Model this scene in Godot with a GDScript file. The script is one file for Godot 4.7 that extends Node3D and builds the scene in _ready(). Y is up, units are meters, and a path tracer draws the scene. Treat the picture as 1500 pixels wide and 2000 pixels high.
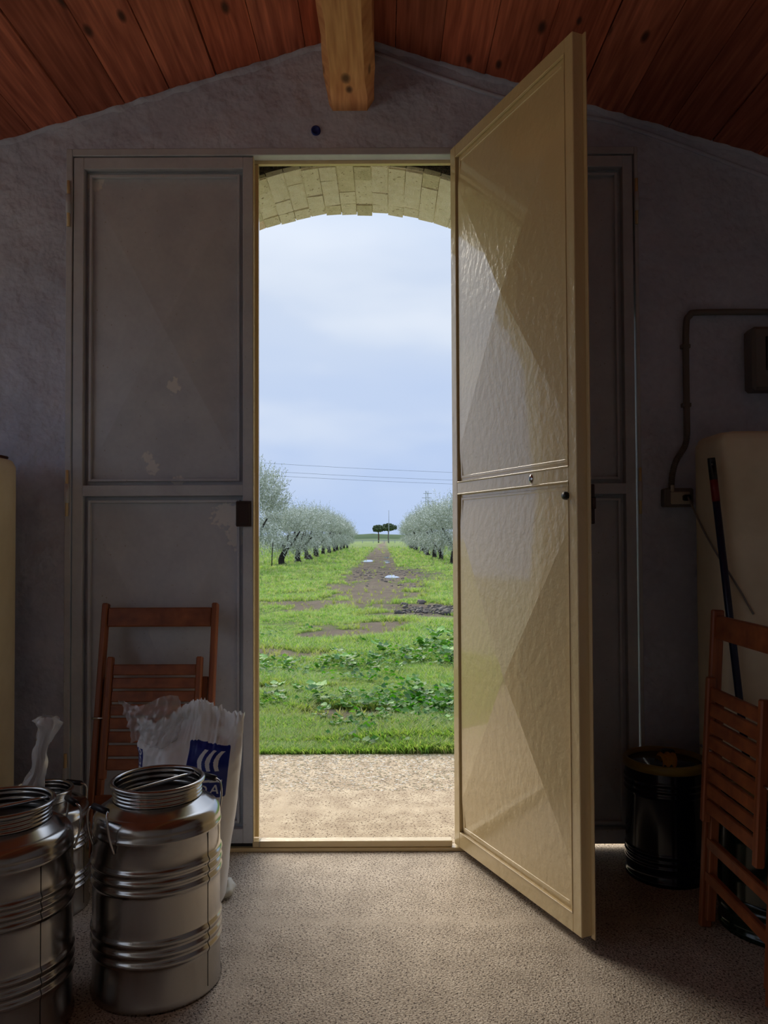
extends Node3D
# Barn interior looking out through a three-leaf steel door onto an olive grove.
# x to the side, y up, inner face of the door wall at z = 0, the grove at negative z.

const CX := -0.12            # middle of the three-leaf door and of the roof ridge
const RIDGE := 3.195         # height of the ceiling at the ridge
const SLOPE := 0.301
const ROOM_X0 := -2.55
const ROOM_X1 := 2.35
const ROOM_Z1 := 4.7

var rng := RandomNumberGenerator.new()
var M := {}
var used := {}
var mud_noise := FastNoiseLite.new()
var fine_noise := FastNoiseLite.new()

# ------------------------------------------------------------------ helpers
func numbered(called: String) -> String:
	if not used.has(called):
		used[called] = 0
		return called
	used[called] += 1
	return "%s_%03d" % [called, used[called]]

func tag(o: Node, label: String, category: String, group := "", kind := "") -> void:
	o.set_meta("label", label)
	o.set_meta("category", category)
	if group != "":
		o.set_meta("group", group)
	if kind != "":
		o.set_meta("kind", kind)

func thing(called: String, label: String, category: String, at := Vector3.ZERO, turn := 0.0, group := "", kind := "") -> Node3D:
	var o := Node3D.new()
	o.name = numbered(called)
	add_child(o)
	o.position = at
	o.rotation.y = turn
	tag(o, label, category, group, kind)
	return o

func new_st(smooth := false) -> SurfaceTool:
	var st := SurfaceTool.new()
	st.begin(Mesh.PRIMITIVE_TRIANGLES)
	st.set_smooth_group(0 if smooth else -1)
	return st

func done(st: SurfaceTool) -> ArrayMesh:
	st.generate_normals()
	return st.commit()

func put(parent: Node, called: String, mesh: Mesh, material: Material, at := Vector3.ZERO) -> MeshInstance3D:
	var o := MeshInstance3D.new()
	o.name = called if parent != self else numbered(called)
	o.mesh = mesh
	o.material_override = material
	o.position = at
	parent.add_child(o, true)
	return o

func tri(st: SurfaceTool, a: Vector3, b: Vector3, c: Vector3, out: Vector3) -> void:
	if (b - a).cross(c - a).dot(out) > 0.0:
		var t := b
		b = c
		c = t
	st.add_vertex(a)
	st.add_vertex(b)
	st.add_vertex(c)

func quad(st: SurfaceTool, a: Vector3, b: Vector3, c: Vector3, d: Vector3, out: Vector3) -> void:
	tri(st, a, b, c, out)
	tri(st, a, c, d, out)

# box with chamfered edges, placed by a transform
func box(st: SurfaceTool, t: Transform3D, size: Vector3, bev := 0.0) -> void:
	var h := size * 0.5
	var b: float = minf(bev, minf(h.x, minf(h.y, h.z)) * 0.9)
	var axes := [Vector3(1, 0, 0), Vector3(0, 1, 0), Vector3(0, 0, 1)]
	for ax in 3:
		var u: int = (ax + 1) % 3
		var v: int = (ax + 2) % 3
		for s in [-1.0, 1.0]:
			var p := []
			for c in [[-1.0, -1.0], [1.0, -1.0], [1.0, 1.0], [-1.0, 1.0]]:
				var q := Vector3.ZERO
				q[ax] = s * h[ax]
				q[u] = c[0] * (h[u] - b)
				q[v] = c[1] * (h[v] - b)
				p.append(t * q)
			quad(st, p[0], p[1], p[2], p[3], t.basis * (axes[ax] * s))
	if b <= 0.0:
		return
	for ax in 3:
		var u: int = (ax + 1) % 3
		var v: int = (ax + 2) % 3
		for su in [-1.0, 1.0]:
			for sv in [-1.0, 1.0]:
				var p := []
				for e in [[-1.0, 0], [1.0, 0], [1.0, 1], [-1.0, 1]]:
					var q := Vector3.ZERO
					q[ax] = e[0] * (h[ax] - b)
					q[u] = su * (h[u] - (b if e[1] == 1 else 0.0))
					q[v] = sv * (h[v] - (b if e[1] == 0 else 0.0))
					p.append(t * q)
				var o: Vector3 = axes[u] * su + axes[v] * sv
				quad(st, p[0], p[1], p[2], p[3], t.basis * o)
	for sx in [-1.0, 1.0]:
		for sy in [-1.0, 1.0]:
			for sz in [-1.0, 1.0]:
				tri(st, t * Vector3(sx * h.x, sy * (h.y - b), sz * (h.z - b)), t * Vector3(sx * (h.x - b), sy * h.y, sz * (h.z - b)), t * Vector3(sx * (h.x - b), sy * (h.y - b), sz * h.z), t.basis * Vector3(sx, sy, sz))

func at(x: float, y: float, z: float) -> Transform3D:
	return Transform3D(Basis(), Vector3(x, y, z))

# box given by its lowest and highest corner
func bx(st: SurfaceTool, lo: Vector3, hi: Vector3, bev := 0.0) -> void:
	var c := (lo + hi) * 0.5
	box(st, at(c.x, c.y, c.z), (hi - lo).abs(), bev)

func box_mesh(lo: Vector3, hi: Vector3, bev := 0.0) -> ArrayMesh:
	var st := new_st()
	bx(st, lo, hi, bev)
	return done(st)

# solid with eight free corners: a..d at the back, e..h at the front, same order
func hexa(st: SurfaceTool, p: Array) -> void:
	var mid := Vector3.ZERO
	for q in p:
		mid += q
	mid /= 8.0
	for f in [[0, 1, 2, 3], [4, 5, 6, 7], [0, 1, 5, 4], [1, 2, 6, 5], [2, 3, 7, 6], [3, 0, 4, 7]]:
		var c: Vector3 = (p[f[0]] + p[f[1]] + p[f[2]] + p[f[3]]) * 0.25
		quad(st, p[f[0]], p[f[1]], p[f[2]], p[f[3]], c - mid)

# turned body about y; profile of (radius, height)
func lathe(st: SurfaceTool, prof: Array, segs: int, t := Transform3D()) -> void:
	for i in prof.size() - 1:
		var p: Vector2 = prof[i]
		var q: Vector2 = prof[i + 1]
		var n := Vector2(q.y - p.y, p.x - q.x)
		for k in segs:
			var a := TAU * k / segs
			var b := TAU * (k + 1) / segs
			var m := (a + b) * 0.5
			var p0 := Vector3(cos(a) * p.x, p.y, sin(a) * p.x)
			var p1 := Vector3(cos(b) * p.x, p.y, sin(b) * p.x)
			var q0 := Vector3(cos(a) * q.x, q.y, sin(a) * q.x)
			var q1 := Vector3(cos(b) * q.x, q.y, sin(b) * q.x)
			var out := t.basis * Vector3(cos(m) * n.x, n.y, sin(m) * n.x)
			if p.x > 1e-6:
				tri(st, t * p0, t * p1, t * q0, out)
			if q.x > 1e-6:
				tri(st, t * p1, t * q1, t * q0, out)

# round bar along a path
func tube(st: SurfaceTool, pts: Array, r: float, segs := 8, closed := false, r_end := -1.0) -> void:
	var n := pts.size()
	var rings := []
	var up := Vector3(0.13, 0.97, 0.21).normalized()
	for i in n:
		var a: Vector3 = pts[(i - 1 + n) % n] if closed or i > 0 else pts[i]
		var b: Vector3 = pts[(i + 1) % n] if closed or i < n - 1 else pts[i]
		var dir := (b - a).normalized()
		var side := dir.cross(up)
		if side.length() < 0.05:
			side = dir.cross(Vector3(1, 0, 0.1))
		side = side.normalized()
		var top := side.cross(dir).normalized()
		up = top
		var rr := r if r_end < 0.0 else lerpf(r, r_end, float(i) / (n - 1))
		var ring := []
		for k in segs:
			var w := TAU * k / segs
			ring.append(pts[i] + (side * cos(w) + top * sin(w)) * rr)
		rings.append(ring)
	var last := n if closed else n - 1
	for i in last:
		var r0: Array = rings[i]
		var r1: Array = rings[(i + 1) % n]
		var c: Vector3 = (pts[i] + pts[(i + 1) % n]) * 0.5
		for k in segs:
			var k2 := (k + 1) % segs
			var m: Vector3 = (r0[k] + r0[k2] + r1[k] + r1[k2]) * 0.25
			quad(st, r0[k], r0[k2], r1[k2], r1[k], m - c)
	if not closed:
		for e in [[0, 1], [n - 1, n - 2]]:
			var ring: Array = rings[e[0]]
			var out: Vector3 = pts[e[0]] - pts[e[1]]
			for k in segs:
				tri(st, pts[e[0]], ring[k], ring[(k + 1) % segs], out)

func curve_pts(ctrl: Array, steps: int) -> Array:
	var out := []
	for i in ctrl.size() - 1:
		var p0: Vector3 = ctrl[maxi(i - 1, 0)]
		var p1: Vector3 = ctrl[i]
		var p2: Vector3 = ctrl[i + 1]
		var p3: Vector3 = ctrl[mini(i + 2, ctrl.size() - 1)]
		for k in steps:
			out.append(p1.cubic_interpolate(p2, p0, p3, float(k) / steps))
	out.append(ctrl[-1])
	return out

func ceil_y(x: float) -> float:
	return RIDGE - SLOPE * absf(x - CX)

# ------------------------------------------------------------------ materials
func mat(color: Color, rough: float, metal := 0.0) -> StandardMaterial3D:
	var m := StandardMaterial3D.new()
	m.albedo_color = color
	m.roughness = rough
	m.metallic = metal
	return m

func noise(seed_: int, freq: float, kind := FastNoiseLite.TYPE_SIMPLEX_SMOOTH, octaves := 4) -> FastNoiseLite:
	var n := FastNoiseLite.new()
	n.seed = seed_
	n.noise_type = kind
	n.frequency = freq
	n.fractal_octaves = octaves
	return n

func bytes_of(n: FastNoiseLite, w: int, h: int) -> PackedByteArray:
	var im := n.get_seamless_image(w, h, false, false, 0.15)
	im.convert(Image.FORMAT_L8)
	return im.get_data()

func tex(im: Image) -> ImageTexture:
	return ImageTexture.create_from_image(im)

# colour texture that goes through a ramp of sRGB colours by a coarse and a fine noise, with dark specks
func mottled(w: int, a: Color, b: Color, coarse: FastNoiseLite, fine: FastNoiseLite, fine_share: float, speck: FastNoiseLite = null, speck_level := 200, speck_color := Color(0.2, 0.18, 0.16)) -> ImageTexture:
	var c := bytes_of(coarse, w, w)
	var f := bytes_of(fine, w, w)
	var s := bytes_of(speck, w, w) if speck else PackedByteArray()
	var out := PackedByteArray()
	out.resize(w * w * 3)
	var ar := a.r * 255.0
	var ag := a.g * 255.0
	var ab := a.b * 255.0
	var dr := b.r * 255.0 - ar
	var dg := b.g * 255.0 - ag
	var db := b.b * 255.0 - ab
	var k := 0
	for i in w * w:
		var t := (c[i] * (1.0 - fine_share) + f[i] * fine_share) / 255.0
		t = clampf((t - 0.5) * 1.7 + 0.5, 0.0, 1.0)
		var r := ar + dr * t
		var g := ag + dg * t
		var bl := ab + db * t
		if speck and s[i] > speck_level:
			var q := minf((s[i] - speck_level) / 25.0, 1.0)
			r = lerpf(r, speck_color.r * 255.0, q)
			g = lerpf(g, speck_color.g * 255.0, q)
			bl = lerpf(bl, speck_color.b * 255.0, q)
		out[k] = int(r)
		out[k + 1] = int(g)
		out[k + 2] = int(bl)
		k += 3
	return tex(Image.create_from_data(w, w, false, Image.FORMAT_RGB8, out))

func grey_tex(n: FastNoiseLite, w: int) -> ImageTexture:
	return tex(n.get_seamless_image(w, w, false, false, 0.15))

func triplanar(m: StandardMaterial3D, scale: Vector3, world := true) -> void:
	m.uv1_triplanar = true
	m.uv1_world_triplanar = world
	m.uv1_scale = scale
	m.uv1_triplanar_sharpness = 4.0

# wood: u runs across the grain, v along it
func wood_tex(w: int, h: int, dark: Color, light: Color, seed_: int, knots: int) -> ImageTexture:
	var grain := noise(seed_, 0.02, FastNoiseLite.TYPE_SIMPLEX_SMOOTH, 3)
	var streak := noise(seed_ + 1, 0.11, FastNoiseLite.TYPE_SIMPLEX_SMOOTH, 3)
	var r := RandomNumberGenerator.new()
	r.seed = seed_
	var ks := []
	for i in knots:
		ks.append([r.randf() * w, r.randf() * h, r.randf_range(4.0, 9.0)])
	var im := Image.create(w, h, false, Image.FORMAT_RGB8)
	for y in h:
		for x in w:
			var warp := 0.0
			var knot := 0.0
			for kk in ks:
				var dx: float = x - kk[0]
				var dy: float = (y - kk[1]) * 0.75
				if absf(dx) < 60.0 and absf(dy) < 60.0:
					var q: float = sqrt(dx * dx + dy * dy) / kk[2]
					if q < 6.0:
						warp += signf(dx) * exp(-q * 0.7) * 9.0
						knot = maxf(knot, clampf(1.5 - q, 0.0, 1.0))
			var t := 0.5 + 0.55 * grain.get_noise_2d((x + warp) * 2.2, y * 0.35) + 0.35 * streak.get_noise_2d(x + warp, y * 0.05)
			var c := dark.lerp(light, clampf(t, 0.0, 1.0))
			if knot > 0.0:
				c = c.lerp(dark * 0.42, knot * 0.85)
			im.set_pixel(x, y, c)
	return tex(im)

func wood_mat(t: ImageTexture, rough: float, scale: Vector3, world := true) -> StandardMaterial3D:
	var m := mat(Color.WHITE, rough)
	m.albedo_texture = t
	triplanar(m, scale, world)
	m.heightmap_enabled = true
	m.heightmap_scale = 0.06
	m.heightmap_texture = t
	return m

func make_materials() -> void:
	# concrete floor, worn and speckled
	var f := mat(Color.WHITE, 0.78)
	f.albedo_texture = mottled(1024, Color(0.62, 0.565, 0.50), Color(0.84, 0.785, 0.715), noise(3, 0.006), noise(4, 0.09), 0.68, noise(5, 0.075, FastNoiseLite.TYPE_SIMPLEX, 2), 183, Color(0.33, 0.28, 0.24))
	triplanar(f, Vector3(1.05, 1.05, 1.05))
	f.heightmap_enabled = true
	f.heightmap_texture = grey_tex(noise(6, 0.11, FastNoiseLite.TYPE_SIMPLEX, 2), 1024)
	f.heightmap_scale = 0.22
	M.floor = f
	# lime plaster of the walls
	var p := mat(Color.WHITE, 0.93)
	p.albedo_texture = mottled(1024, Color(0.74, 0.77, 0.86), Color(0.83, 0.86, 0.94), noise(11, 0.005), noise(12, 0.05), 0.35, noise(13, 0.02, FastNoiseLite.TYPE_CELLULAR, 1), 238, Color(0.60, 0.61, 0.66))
	triplanar(p, Vector3(0.5, 0.5, 0.5))
	p.heightmap_enabled = true
	p.heightmap_texture = grey_tex(noise(14, 0.012, FastNoiseLite.TYPE_SIMPLEX_SMOOTH, 5), 1024)
	p.heightmap_scale = 1.6
	M.plaster = p
	var lw := mat(Color.WHITE, 0.95)
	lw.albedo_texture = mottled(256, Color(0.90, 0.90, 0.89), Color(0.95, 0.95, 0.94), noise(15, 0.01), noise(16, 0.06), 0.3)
	triplanar(lw, Vector3(0.6, 0.6, 0.6))
	M.room_plaster = lw      # limewash on the unseen walls, chosen bright to bounce more light
	# rough mortar above the arch
	var mo := mat(Color.WHITE, 0.95)
	mo.albedo_texture = mottled(512, Color(0.20, 0.17, 0.14), Color(0.46, 0.40, 0.33), noise(21, 0.02), noise(22, 0.12), 0.5)
	triplanar(mo, Vector3(2, 2, 2))
	mo.heightmap_enabled = true
	mo.heightmap_texture = grey_tex(noise(23, 0.05), 512)
	mo.heightmap_scale = 3.0
	M.mortar = mo
	# whitewashed brick, four tones
	var wash := grey_tex(noise(24, 0.06, FastNoiseLite.TYPE_SIMPLEX, 4), 512)
	var tones := [[Color(0.93, 0.89, 0.77), Color(0.98, 0.95, 0.86)], [Color(0.92, 0.88, 0.75), Color(0.98, 0.95, 0.85)], [Color(0.87, 0.83, 0.68), Color(0.96, 0.92, 0.80)], [Color(0.93, 0.82, 0.70), Color(0.97, 0.90, 0.79)], [Color(0.80, 0.77, 0.62), Color(0.94, 0.90, 0.77)]]
	M.bricks = []
	for i in tones.size():
		var b := mat(Color.WHITE, 0.9)
		b.albedo_texture = mottled(256, tones[i][0], tones[i][1], noise(31 + i, 0.02), noise(41 + i, 0.08), 0.4, noise(51 + i, 0.05), 205, Color(0.56, 0.47, 0.30))
		triplanar(b, Vector3(3.1, 3.1, 3.1))
		b.heightmap_enabled = true
		b.heightmap_texture = wash
		b.heightmap_scale = 0.35
		M.bricks.append(b)
	# gloss enamel on the door steel
	var dn := noise(61, 0.016, FastNoiseLite.TYPE_SIMPLEX_SMOOTH, 4)
	dn.domain_warp_enabled = true
	dn.domain_warp_amplitude = 22.0
	var drip := grey_tex(dn, 512)
	var e := mat(Color(0.89, 0.80, 0.61), 0.22)
	e.heightmap_enabled = true
	e.heightmap_texture = drip
	e.heightmap_scale = 0.13
	triplanar(e, Vector3(3.0, 2.2, 3.0), false)
	e.clearcoat_enabled = true
	e.clearcoat = 1.0
	e.clearcoat_roughness = 0.05
	M.enamel = e
	# same cream paint on the room side, some dust, cool shade tinted in
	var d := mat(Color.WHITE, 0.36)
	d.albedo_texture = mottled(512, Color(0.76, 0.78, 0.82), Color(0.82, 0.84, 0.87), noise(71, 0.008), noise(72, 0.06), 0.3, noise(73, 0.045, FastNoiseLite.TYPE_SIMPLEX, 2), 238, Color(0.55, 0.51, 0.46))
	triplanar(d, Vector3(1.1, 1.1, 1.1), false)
	M.shaded_dusty = d
	# ceiling and beam wood
	var wt := wood_tex(384, 768, Color(0.60, 0.31, 0.23), Color(0.88, 0.52, 0.40), 81, 6)
	M.plank_a = wood_mat(wt, 0.75, Vector3(1.7, 1.7, 0.42))
	M.plank_b = wood_mat(wt, 0.75, Vector3(1.55, 1.55, 0.37))
	M.plank_b.albedo_color = Color(0.88, 0.86, 0.85)
	M.plank_b.uv1_offset = Vector3(0.3, 0.1, 0.45)
	M.plank_c = wood_mat(wt, 0.75, Vector3(1.8, 1.8, 0.45))
	M.plank_c.albedo_color = Color(1.0, 0.94, 0.90)
	M.plank_c.uv1_offset = Vector3(0.7, 0.4, 0.15)
	var bt := wood_tex(256, 512, Color(0.78, 0.52, 0.34), Color(0.95, 0.73, 0.52), 91, 9)
	M.beam = wood_mat(bt, 0.7, Vector3(2.2, 2.2, 0.8))
	# varnished beech of the folding chairs
	var ct := wood_tex(128, 256, Color(0.47, 0.24, 0.13), Color(0.66, 0.38, 0.21), 101, 0)
	M.chair_up = wood_mat(ct, 0.42, Vector3(9, 1.6, 9), false)
	M.chair_up.heightmap_enabled = false
	M.chair_across = M.chair_up.duplicate()
	M.chair_across.uv1_scale = Vector3(1.6, 9, 9)
	# metals
	var s := mat(Color(0.70, 0.69, 0.68), 0.19, 1.0)
	s.heightmap_enabled = true
	s.heightmap_texture = grey_tex(noise(111, 0.008, FastNoiseLite.TYPE_SIMPLEX_SMOOTH, 2), 256)
	s.heightmap_scale = 0.08
	triplanar(s, Vector3(3.0, 3.0, 3.0), false)
	M.steel = s
	M.chrome = mat(Color(0.8, 0.8, 0.8), 0.15, 1.0)
	M.lid = mat(Color(0.30, 0.29, 0.28), 0.45, 1.0)
	M.black = mat(Color(0.05, 0.045, 0.045), 0.4)
	M.grip = mat(Color(0.06, 0.06, 0.12), 0.45)
	M.lock = mat(Color(0.20, 0.12, 0.10), 0.5)
	M.drum_blue = mat(Color(0.045, 0.06, 0.16), 0.14)
	M.drum_green = mat(Color(0.05, 0.13, 0.09), 0.14)
	M.drum_rim = mat(Color(0.55, 0.47, 0.22), 0.35)
	M.rag = mat(Color(0.66, 0.48, 0.16), 0.8)
	M.tank = mat(Color.WHITE, 0.55)
	M.tank.albedo_texture = mottled(256, Color(0.90, 0.85, 0.72), Color(0.96, 0.92, 0.80), noise(121, 0.01), noise(122, 0.07), 0.25)
	triplanar(M.tank, Vector3(0.9, 0.9, 0.9))
	M.rust = mat(Color(0.28, 0.15, 0.08), 0.85)
	M.white_plastic = mat(Color(0.80, 0.78, 0.72), 0.4)
	M.grey_plastic = mat(Color(0.46, 0.44, 0.43), 0.5)
	M.dark_glass = mat(Color(0.05, 0.05, 0.06), 0.12)
	M.blue_stick = mat(Color(0.05, 0.09, 0.22), 0.3)
	M.red_plastic = mat(Color(0.45, 0.05, 0.06), 0.4)
	M.blue_pipe = mat(Color(0.08, 0.18, 0.50), 0.5)
	M.cable = mat(Color(0.55, 0.53, 0.50), 0.6)
	var cp := mat(Color(0.95, 0.95, 0.96, 0.34), 0.10)
	cp.transparency = BaseMaterial3D.TRANSPARENCY_ALPHA
	M.clear_plastic = cp

# ------------------------------------------------------------------ the scene
func _ready() -> void:
	rng.seed = 20
	mud_noise = noise(201, 0.22, FastNoiseLite.TYPE_SIMPLEX_SMOOTH, 4)
	fine_noise = noise(202, 1.6, FastNoiseLite.TYPE_SIMPLEX_SMOOTH, 3)
	camera_and_light()
	make_materials()
	room_shell()
	ceiling_and_beam()
	arch()
	door_frame()
	doors()
	outdoors_ground()
	grove()
	far_things()
	kegs()
	chairs()
	sack()
	side_objects()
	wall_fittings()
	plants()

func camera_and_light() -> void:
	var cam := Camera3D.new()
	cam.name = "camera"
	add_child(cam)
	cam.position = Vector3(0, 1.2, 3.0)
	cam.rotation_degrees = Vector3(1.39, 0.0, -0.25)
	cam.projection = Camera3D.PROJECTION_FRUSTUM
	cam.near = 0.05
	cam.far = 6000.0
	cam.size = 2.0 * 0.05 * 1000.0 / 1502.0
	cam.frustum_offset = Vector2(0.0, 0.05 * 18.0 / 1502.0)
	cam.current = true

	var env := Environment.new()
	env.background_mode = Environment.BG_SKY
	env.tonemap_mode = Environment.TONE_MAPPER_LINEAR
	env.tonemap_exposure = 1.12
	env.sdfgi_enabled = true
	env.ssao_enabled = true
	env.ssil_enabled = true
	var sky := Sky.new()
	var pano := PanoramaSkyMaterial.new()
	pano.panorama = sky_picture()
	sky.sky_material = pano
	env.sky = sky
	var we := WorldEnvironment.new()
	we.name = "world_environment"
	we.environment = env
	add_child(we)

	# veiled sun high over the grove, spread wide by thin cloud
	var sun := DirectionalLight3D.new()
	sun.name = "sun"
	add_child(sun)
	sun.light_color = Color(1.0, 0.95, 0.86)
	sun.light_energy = 0.95
	sun.light_angular_distance = 48.0
	sun.shadow_enabled = true
	sun.look_at_from_position(Vector3.ZERO, -Vector3(-0.36, 0.82, -0.80), Vector3.UP)

func sky_picture() -> ImageTexture:
	var w := 1024
	var h := 512
	var big := noise(301, 0.55, FastNoiseLite.TYPE_SIMPLEX_SMOOTH, 5)
	var band := noise(302, 1.6, FastNoiseLite.TYPE_SIMPLEX_SMOOTH, 5)
	var im := Image.create(w, h, false, Image.FORMAT_RGBAF)
	var blue := Color(0.42, 0.54, 0.785)
	var cloud := Color(0.57, 0.655, 0.80)
	var white := Color(0.71, 0.77, 0.865)
	for y in h:
		var el := PI * (0.5 - (y + 0.5) / h)
		var s := sin(el)
		for x in w:
			if s < -0.02:
				im.set_pixel(x, y, Color(0.35, 0.38, 0.30))
				continue
			var az := TAU * ((x + 0.5) / w - 0.5)
			var dir := Vector3(sin(az) * cos(el), maxf(s, 0.0), -cos(az) * cos(el))
			var p := dir / (dir.y + 0.22)
			var n := big.get_noise_3d(p.x * 0.8, 0.0, p.z * 0.8) * 0.5 + 0.5
			var n2 := band.get_noise_3d(p.x * 0.6, dir.y * 5.0, p.z * 0.6) * 0.5 + 0.5
			var cover := smoothstep(0.02, 0.30, s)
			var t := clampf(cover * 0.85 + (n - 0.5) * 0.9 + (n2 - 0.5) * 0.7, 0.0, 1.0)
			var c := blue.lerp(cloud, t)
			c = c.lerp(white, clampf((n2 - 0.5) * 2.4 + (n - 0.5) * 1.6, 0.0, 1.0) * cover)
			var k := (1.0 + 1.3 * smoothstep(0.30, 0.95, s))   # overcast skies brighten towards the zenith
			im.set_pixel(x, y, Color(c.r * k, c.g * k, c.b * k, 1.0))
	return tex(im)

# ------------------------------------------------------------------ room
func room_shell() -> void:
	var st := new_st()
	bx(st, Vector3(ROOM_X0 - 0.3, -0.25, -0.05), Vector3(ROOM_X1 + 0.3, 0.0, ROOM_Z1 + 0.3))
	tag(put(self, "floor", done(st), M.floor), "worn speckled beige concrete floor inside the barn", "floor", "", "structure")

	# front wall: the inner skin with a square hole for the door frame
	st = new_st()
	var xs := [ROOM_X0, -1.246, CX, 1.006, ROOM_X1]
	for i in 4:
		var x0: float = xs[i]
		var x1: float = xs[i + 1]
		var low := 0.0 if i == 0 or i == 3 else 2.747
		hexa(st, [Vector3(x0, low, -0.11), Vector3(x1, low, -0.11), Vector3(x1, ceil_y(x1) + 0.05, -0.11), Vector3(x0, ceil_y(x0) + 0.05, -0.11), Vector3(x0, low, 0), Vector3(x1, low, 0), Vector3(x1, ceil_y(x1) + 0.05, 0), Vector3(x0, ceil_y(x0) + 0.05, 0)])
	var wall := put(self, "wall_front", done(st), M.plaster)
	tag(wall, "grey plastered gable wall around the steel door", "wall", "", "structure")
	# ragged mortar where the boards meet the wall
	for side in [-1.0, 1.0]:
		st = new_st(true)
		var prev := []
		for k in 131:
			var x: float = CX + side * 2.4 * k / 130.0
			var n1 := fine_noise.get_noise_2d(x * 4.0, 3.0 + side) + 0.6 * fine_noise.get_noise_2d(x * 13.0, 8.0)
			var drop := 0.014 + 0.016 * clampf(n1 + 0.25, 0.0, 1.2)
			var wide := 0.006 + 0.012 * clampf(fine_noise.get_noise_2d(x * 7.0, 21.0) + 0.3, 0.0, 1.0)
			var row := [Vector3(x, ceil_y(x) - drop, 0.0005), Vector3(x, ceil_y(x) - drop * 0.45, wide), Vector3(x, ceil_y(x) + 0.004, wide * 0.9)]
			if prev:
				for q in 2:
					quad(st, prev[q], row[q], row[q + 1], prev[q + 1], Vector3(0, -0.4, 1))
			prev = row
		put(wall, "mortar_fillet", done(st), M.plaster)
	# the thick outer wall behind it, open under the arch
	st = new_st()
	var half := 1.12
	var zi := -0.112
	var zo := -0.57
	bx(st, Vector3(ROOM_X0 - 0.3, -0.2, zo), Vector3(CX - half, 3.6, zi))
	bx(st, Vector3(CX + half, -0.2, zo), Vector3(ROOM_X1 + 0.3, 3.6, zi))
	var n := 40
	for i in n:
		var x0 := CX - half + 2.0 * half * i / n
		var x1 := CX - half + 2.0 * half * (i + 1) / n
		hexa(st, [Vector3(x0, arch_y(x0) + 0.02, zo), Vector3(x1, arch_y(x1) + 0.02, zo), Vector3(x1, 3.6, zo), Vector3(x0, 3.6, zo), Vector3(x0, arch_y(x0) + 0.02, zi), Vector3(x1, arch_y(x1) + 0.02, zi), Vector3(x1, 3.6, zi), Vector3(x0, 3.6, zi)])
	put(wall, "masonry", done(st), M.mortar)

	# long walls; two unseen windows added beside the kegs to brighten the room
	st = new_st()
	bx(st, Vector3(ROOM_X1, 0, 0), Vector3(ROOM_X1 + 0.3, 2.6, ROOM_Z1))
	tag(put(self, "wall_right", done(st), M.room_plaster), "plain plastered long wall of the barn beyond the electric box", "wall", "", "structure")
	st = new_st()
	var added_wins := [[0.35, 2.30], [2.50, 4.45]]
	var sill := 1.02
	var head := 2.34
	bx(st, Vector3(ROOM_X0 - 0.3, 0, 0), Vector3(ROOM_X0, sill, ROOM_Z1))
	bx(st, Vector3(ROOM_X0 - 0.3, head, 0), Vector3(ROOM_X0, 2.6, ROOM_Z1))
	for z in [[0.0, 0.35], [2.30, 2.50], [4.45, ROOM_Z1]]:
		bx(st, Vector3(ROOM_X0 - 0.3, sill, z[0]), Vector3(ROOM_X0, head, z[1]))
	tag(put(self, "wall_left", done(st), M.room_plaster), "plain plastered long wall of the barn behind the kegs", "wall", "", "structure")
	var pane_m := mat(Color(1, 1, 1, 0.04), 0.02)
	pane_m.transparency = BaseMaterial3D.TRANSPARENCY_ALPHA
	for i in 2:
		var z0: float = added_wins[i][0]
		var z1: float = added_wins[i][1]
		var zm := (z0 + z1) * 0.5
		var x := ROOM_X0 - 0.16
		var wd := thing("window_%d" % (i + 1), "added unseen two-light window in the long wall, %s" % ["closer to the door", "farther from the door"][i], "window", Vector3.ZERO, 0.0, "", "structure")
		for b in [[sill, sill + 0.05, z0, z1], [head - 0.05, head, z0, z1], [sill + 0.05, head - 0.05, z0, z0 + 0.05], [sill + 0.05, head - 0.05, z1 - 0.05, z1], [sill + 0.05, head - 0.05, zm - 0.025, zm + 0.025]]:
			put(wd, "frame_bar", box_mesh(Vector3(x - 0.025, b[0], b[2]), Vector3(x + 0.025, b[1], b[3]), 0.003), M.white_plastic)
		for p in [[z0 + 0.05, zm - 0.025], [zm + 0.025, z1 - 0.05]]:
			put(wd, "pane", box_mesh(Vector3(x - 0.002, sill + 0.05, p[0]), Vector3(x + 0.002, head - 0.05, p[1])), pane_m)
	st = new_st()
	bx(st, Vector3(ROOM_X0 - 0.3, 0, ROOM_Z1), Vector3(ROOM_X1 + 0.3, 3.5, ROOM_Z1 + 0.3))
	tag(put(self, "wall_back", done(st), M.room_plaster), "plain plastered end wall facing the steel door", "wall", "", "structure")

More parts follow.
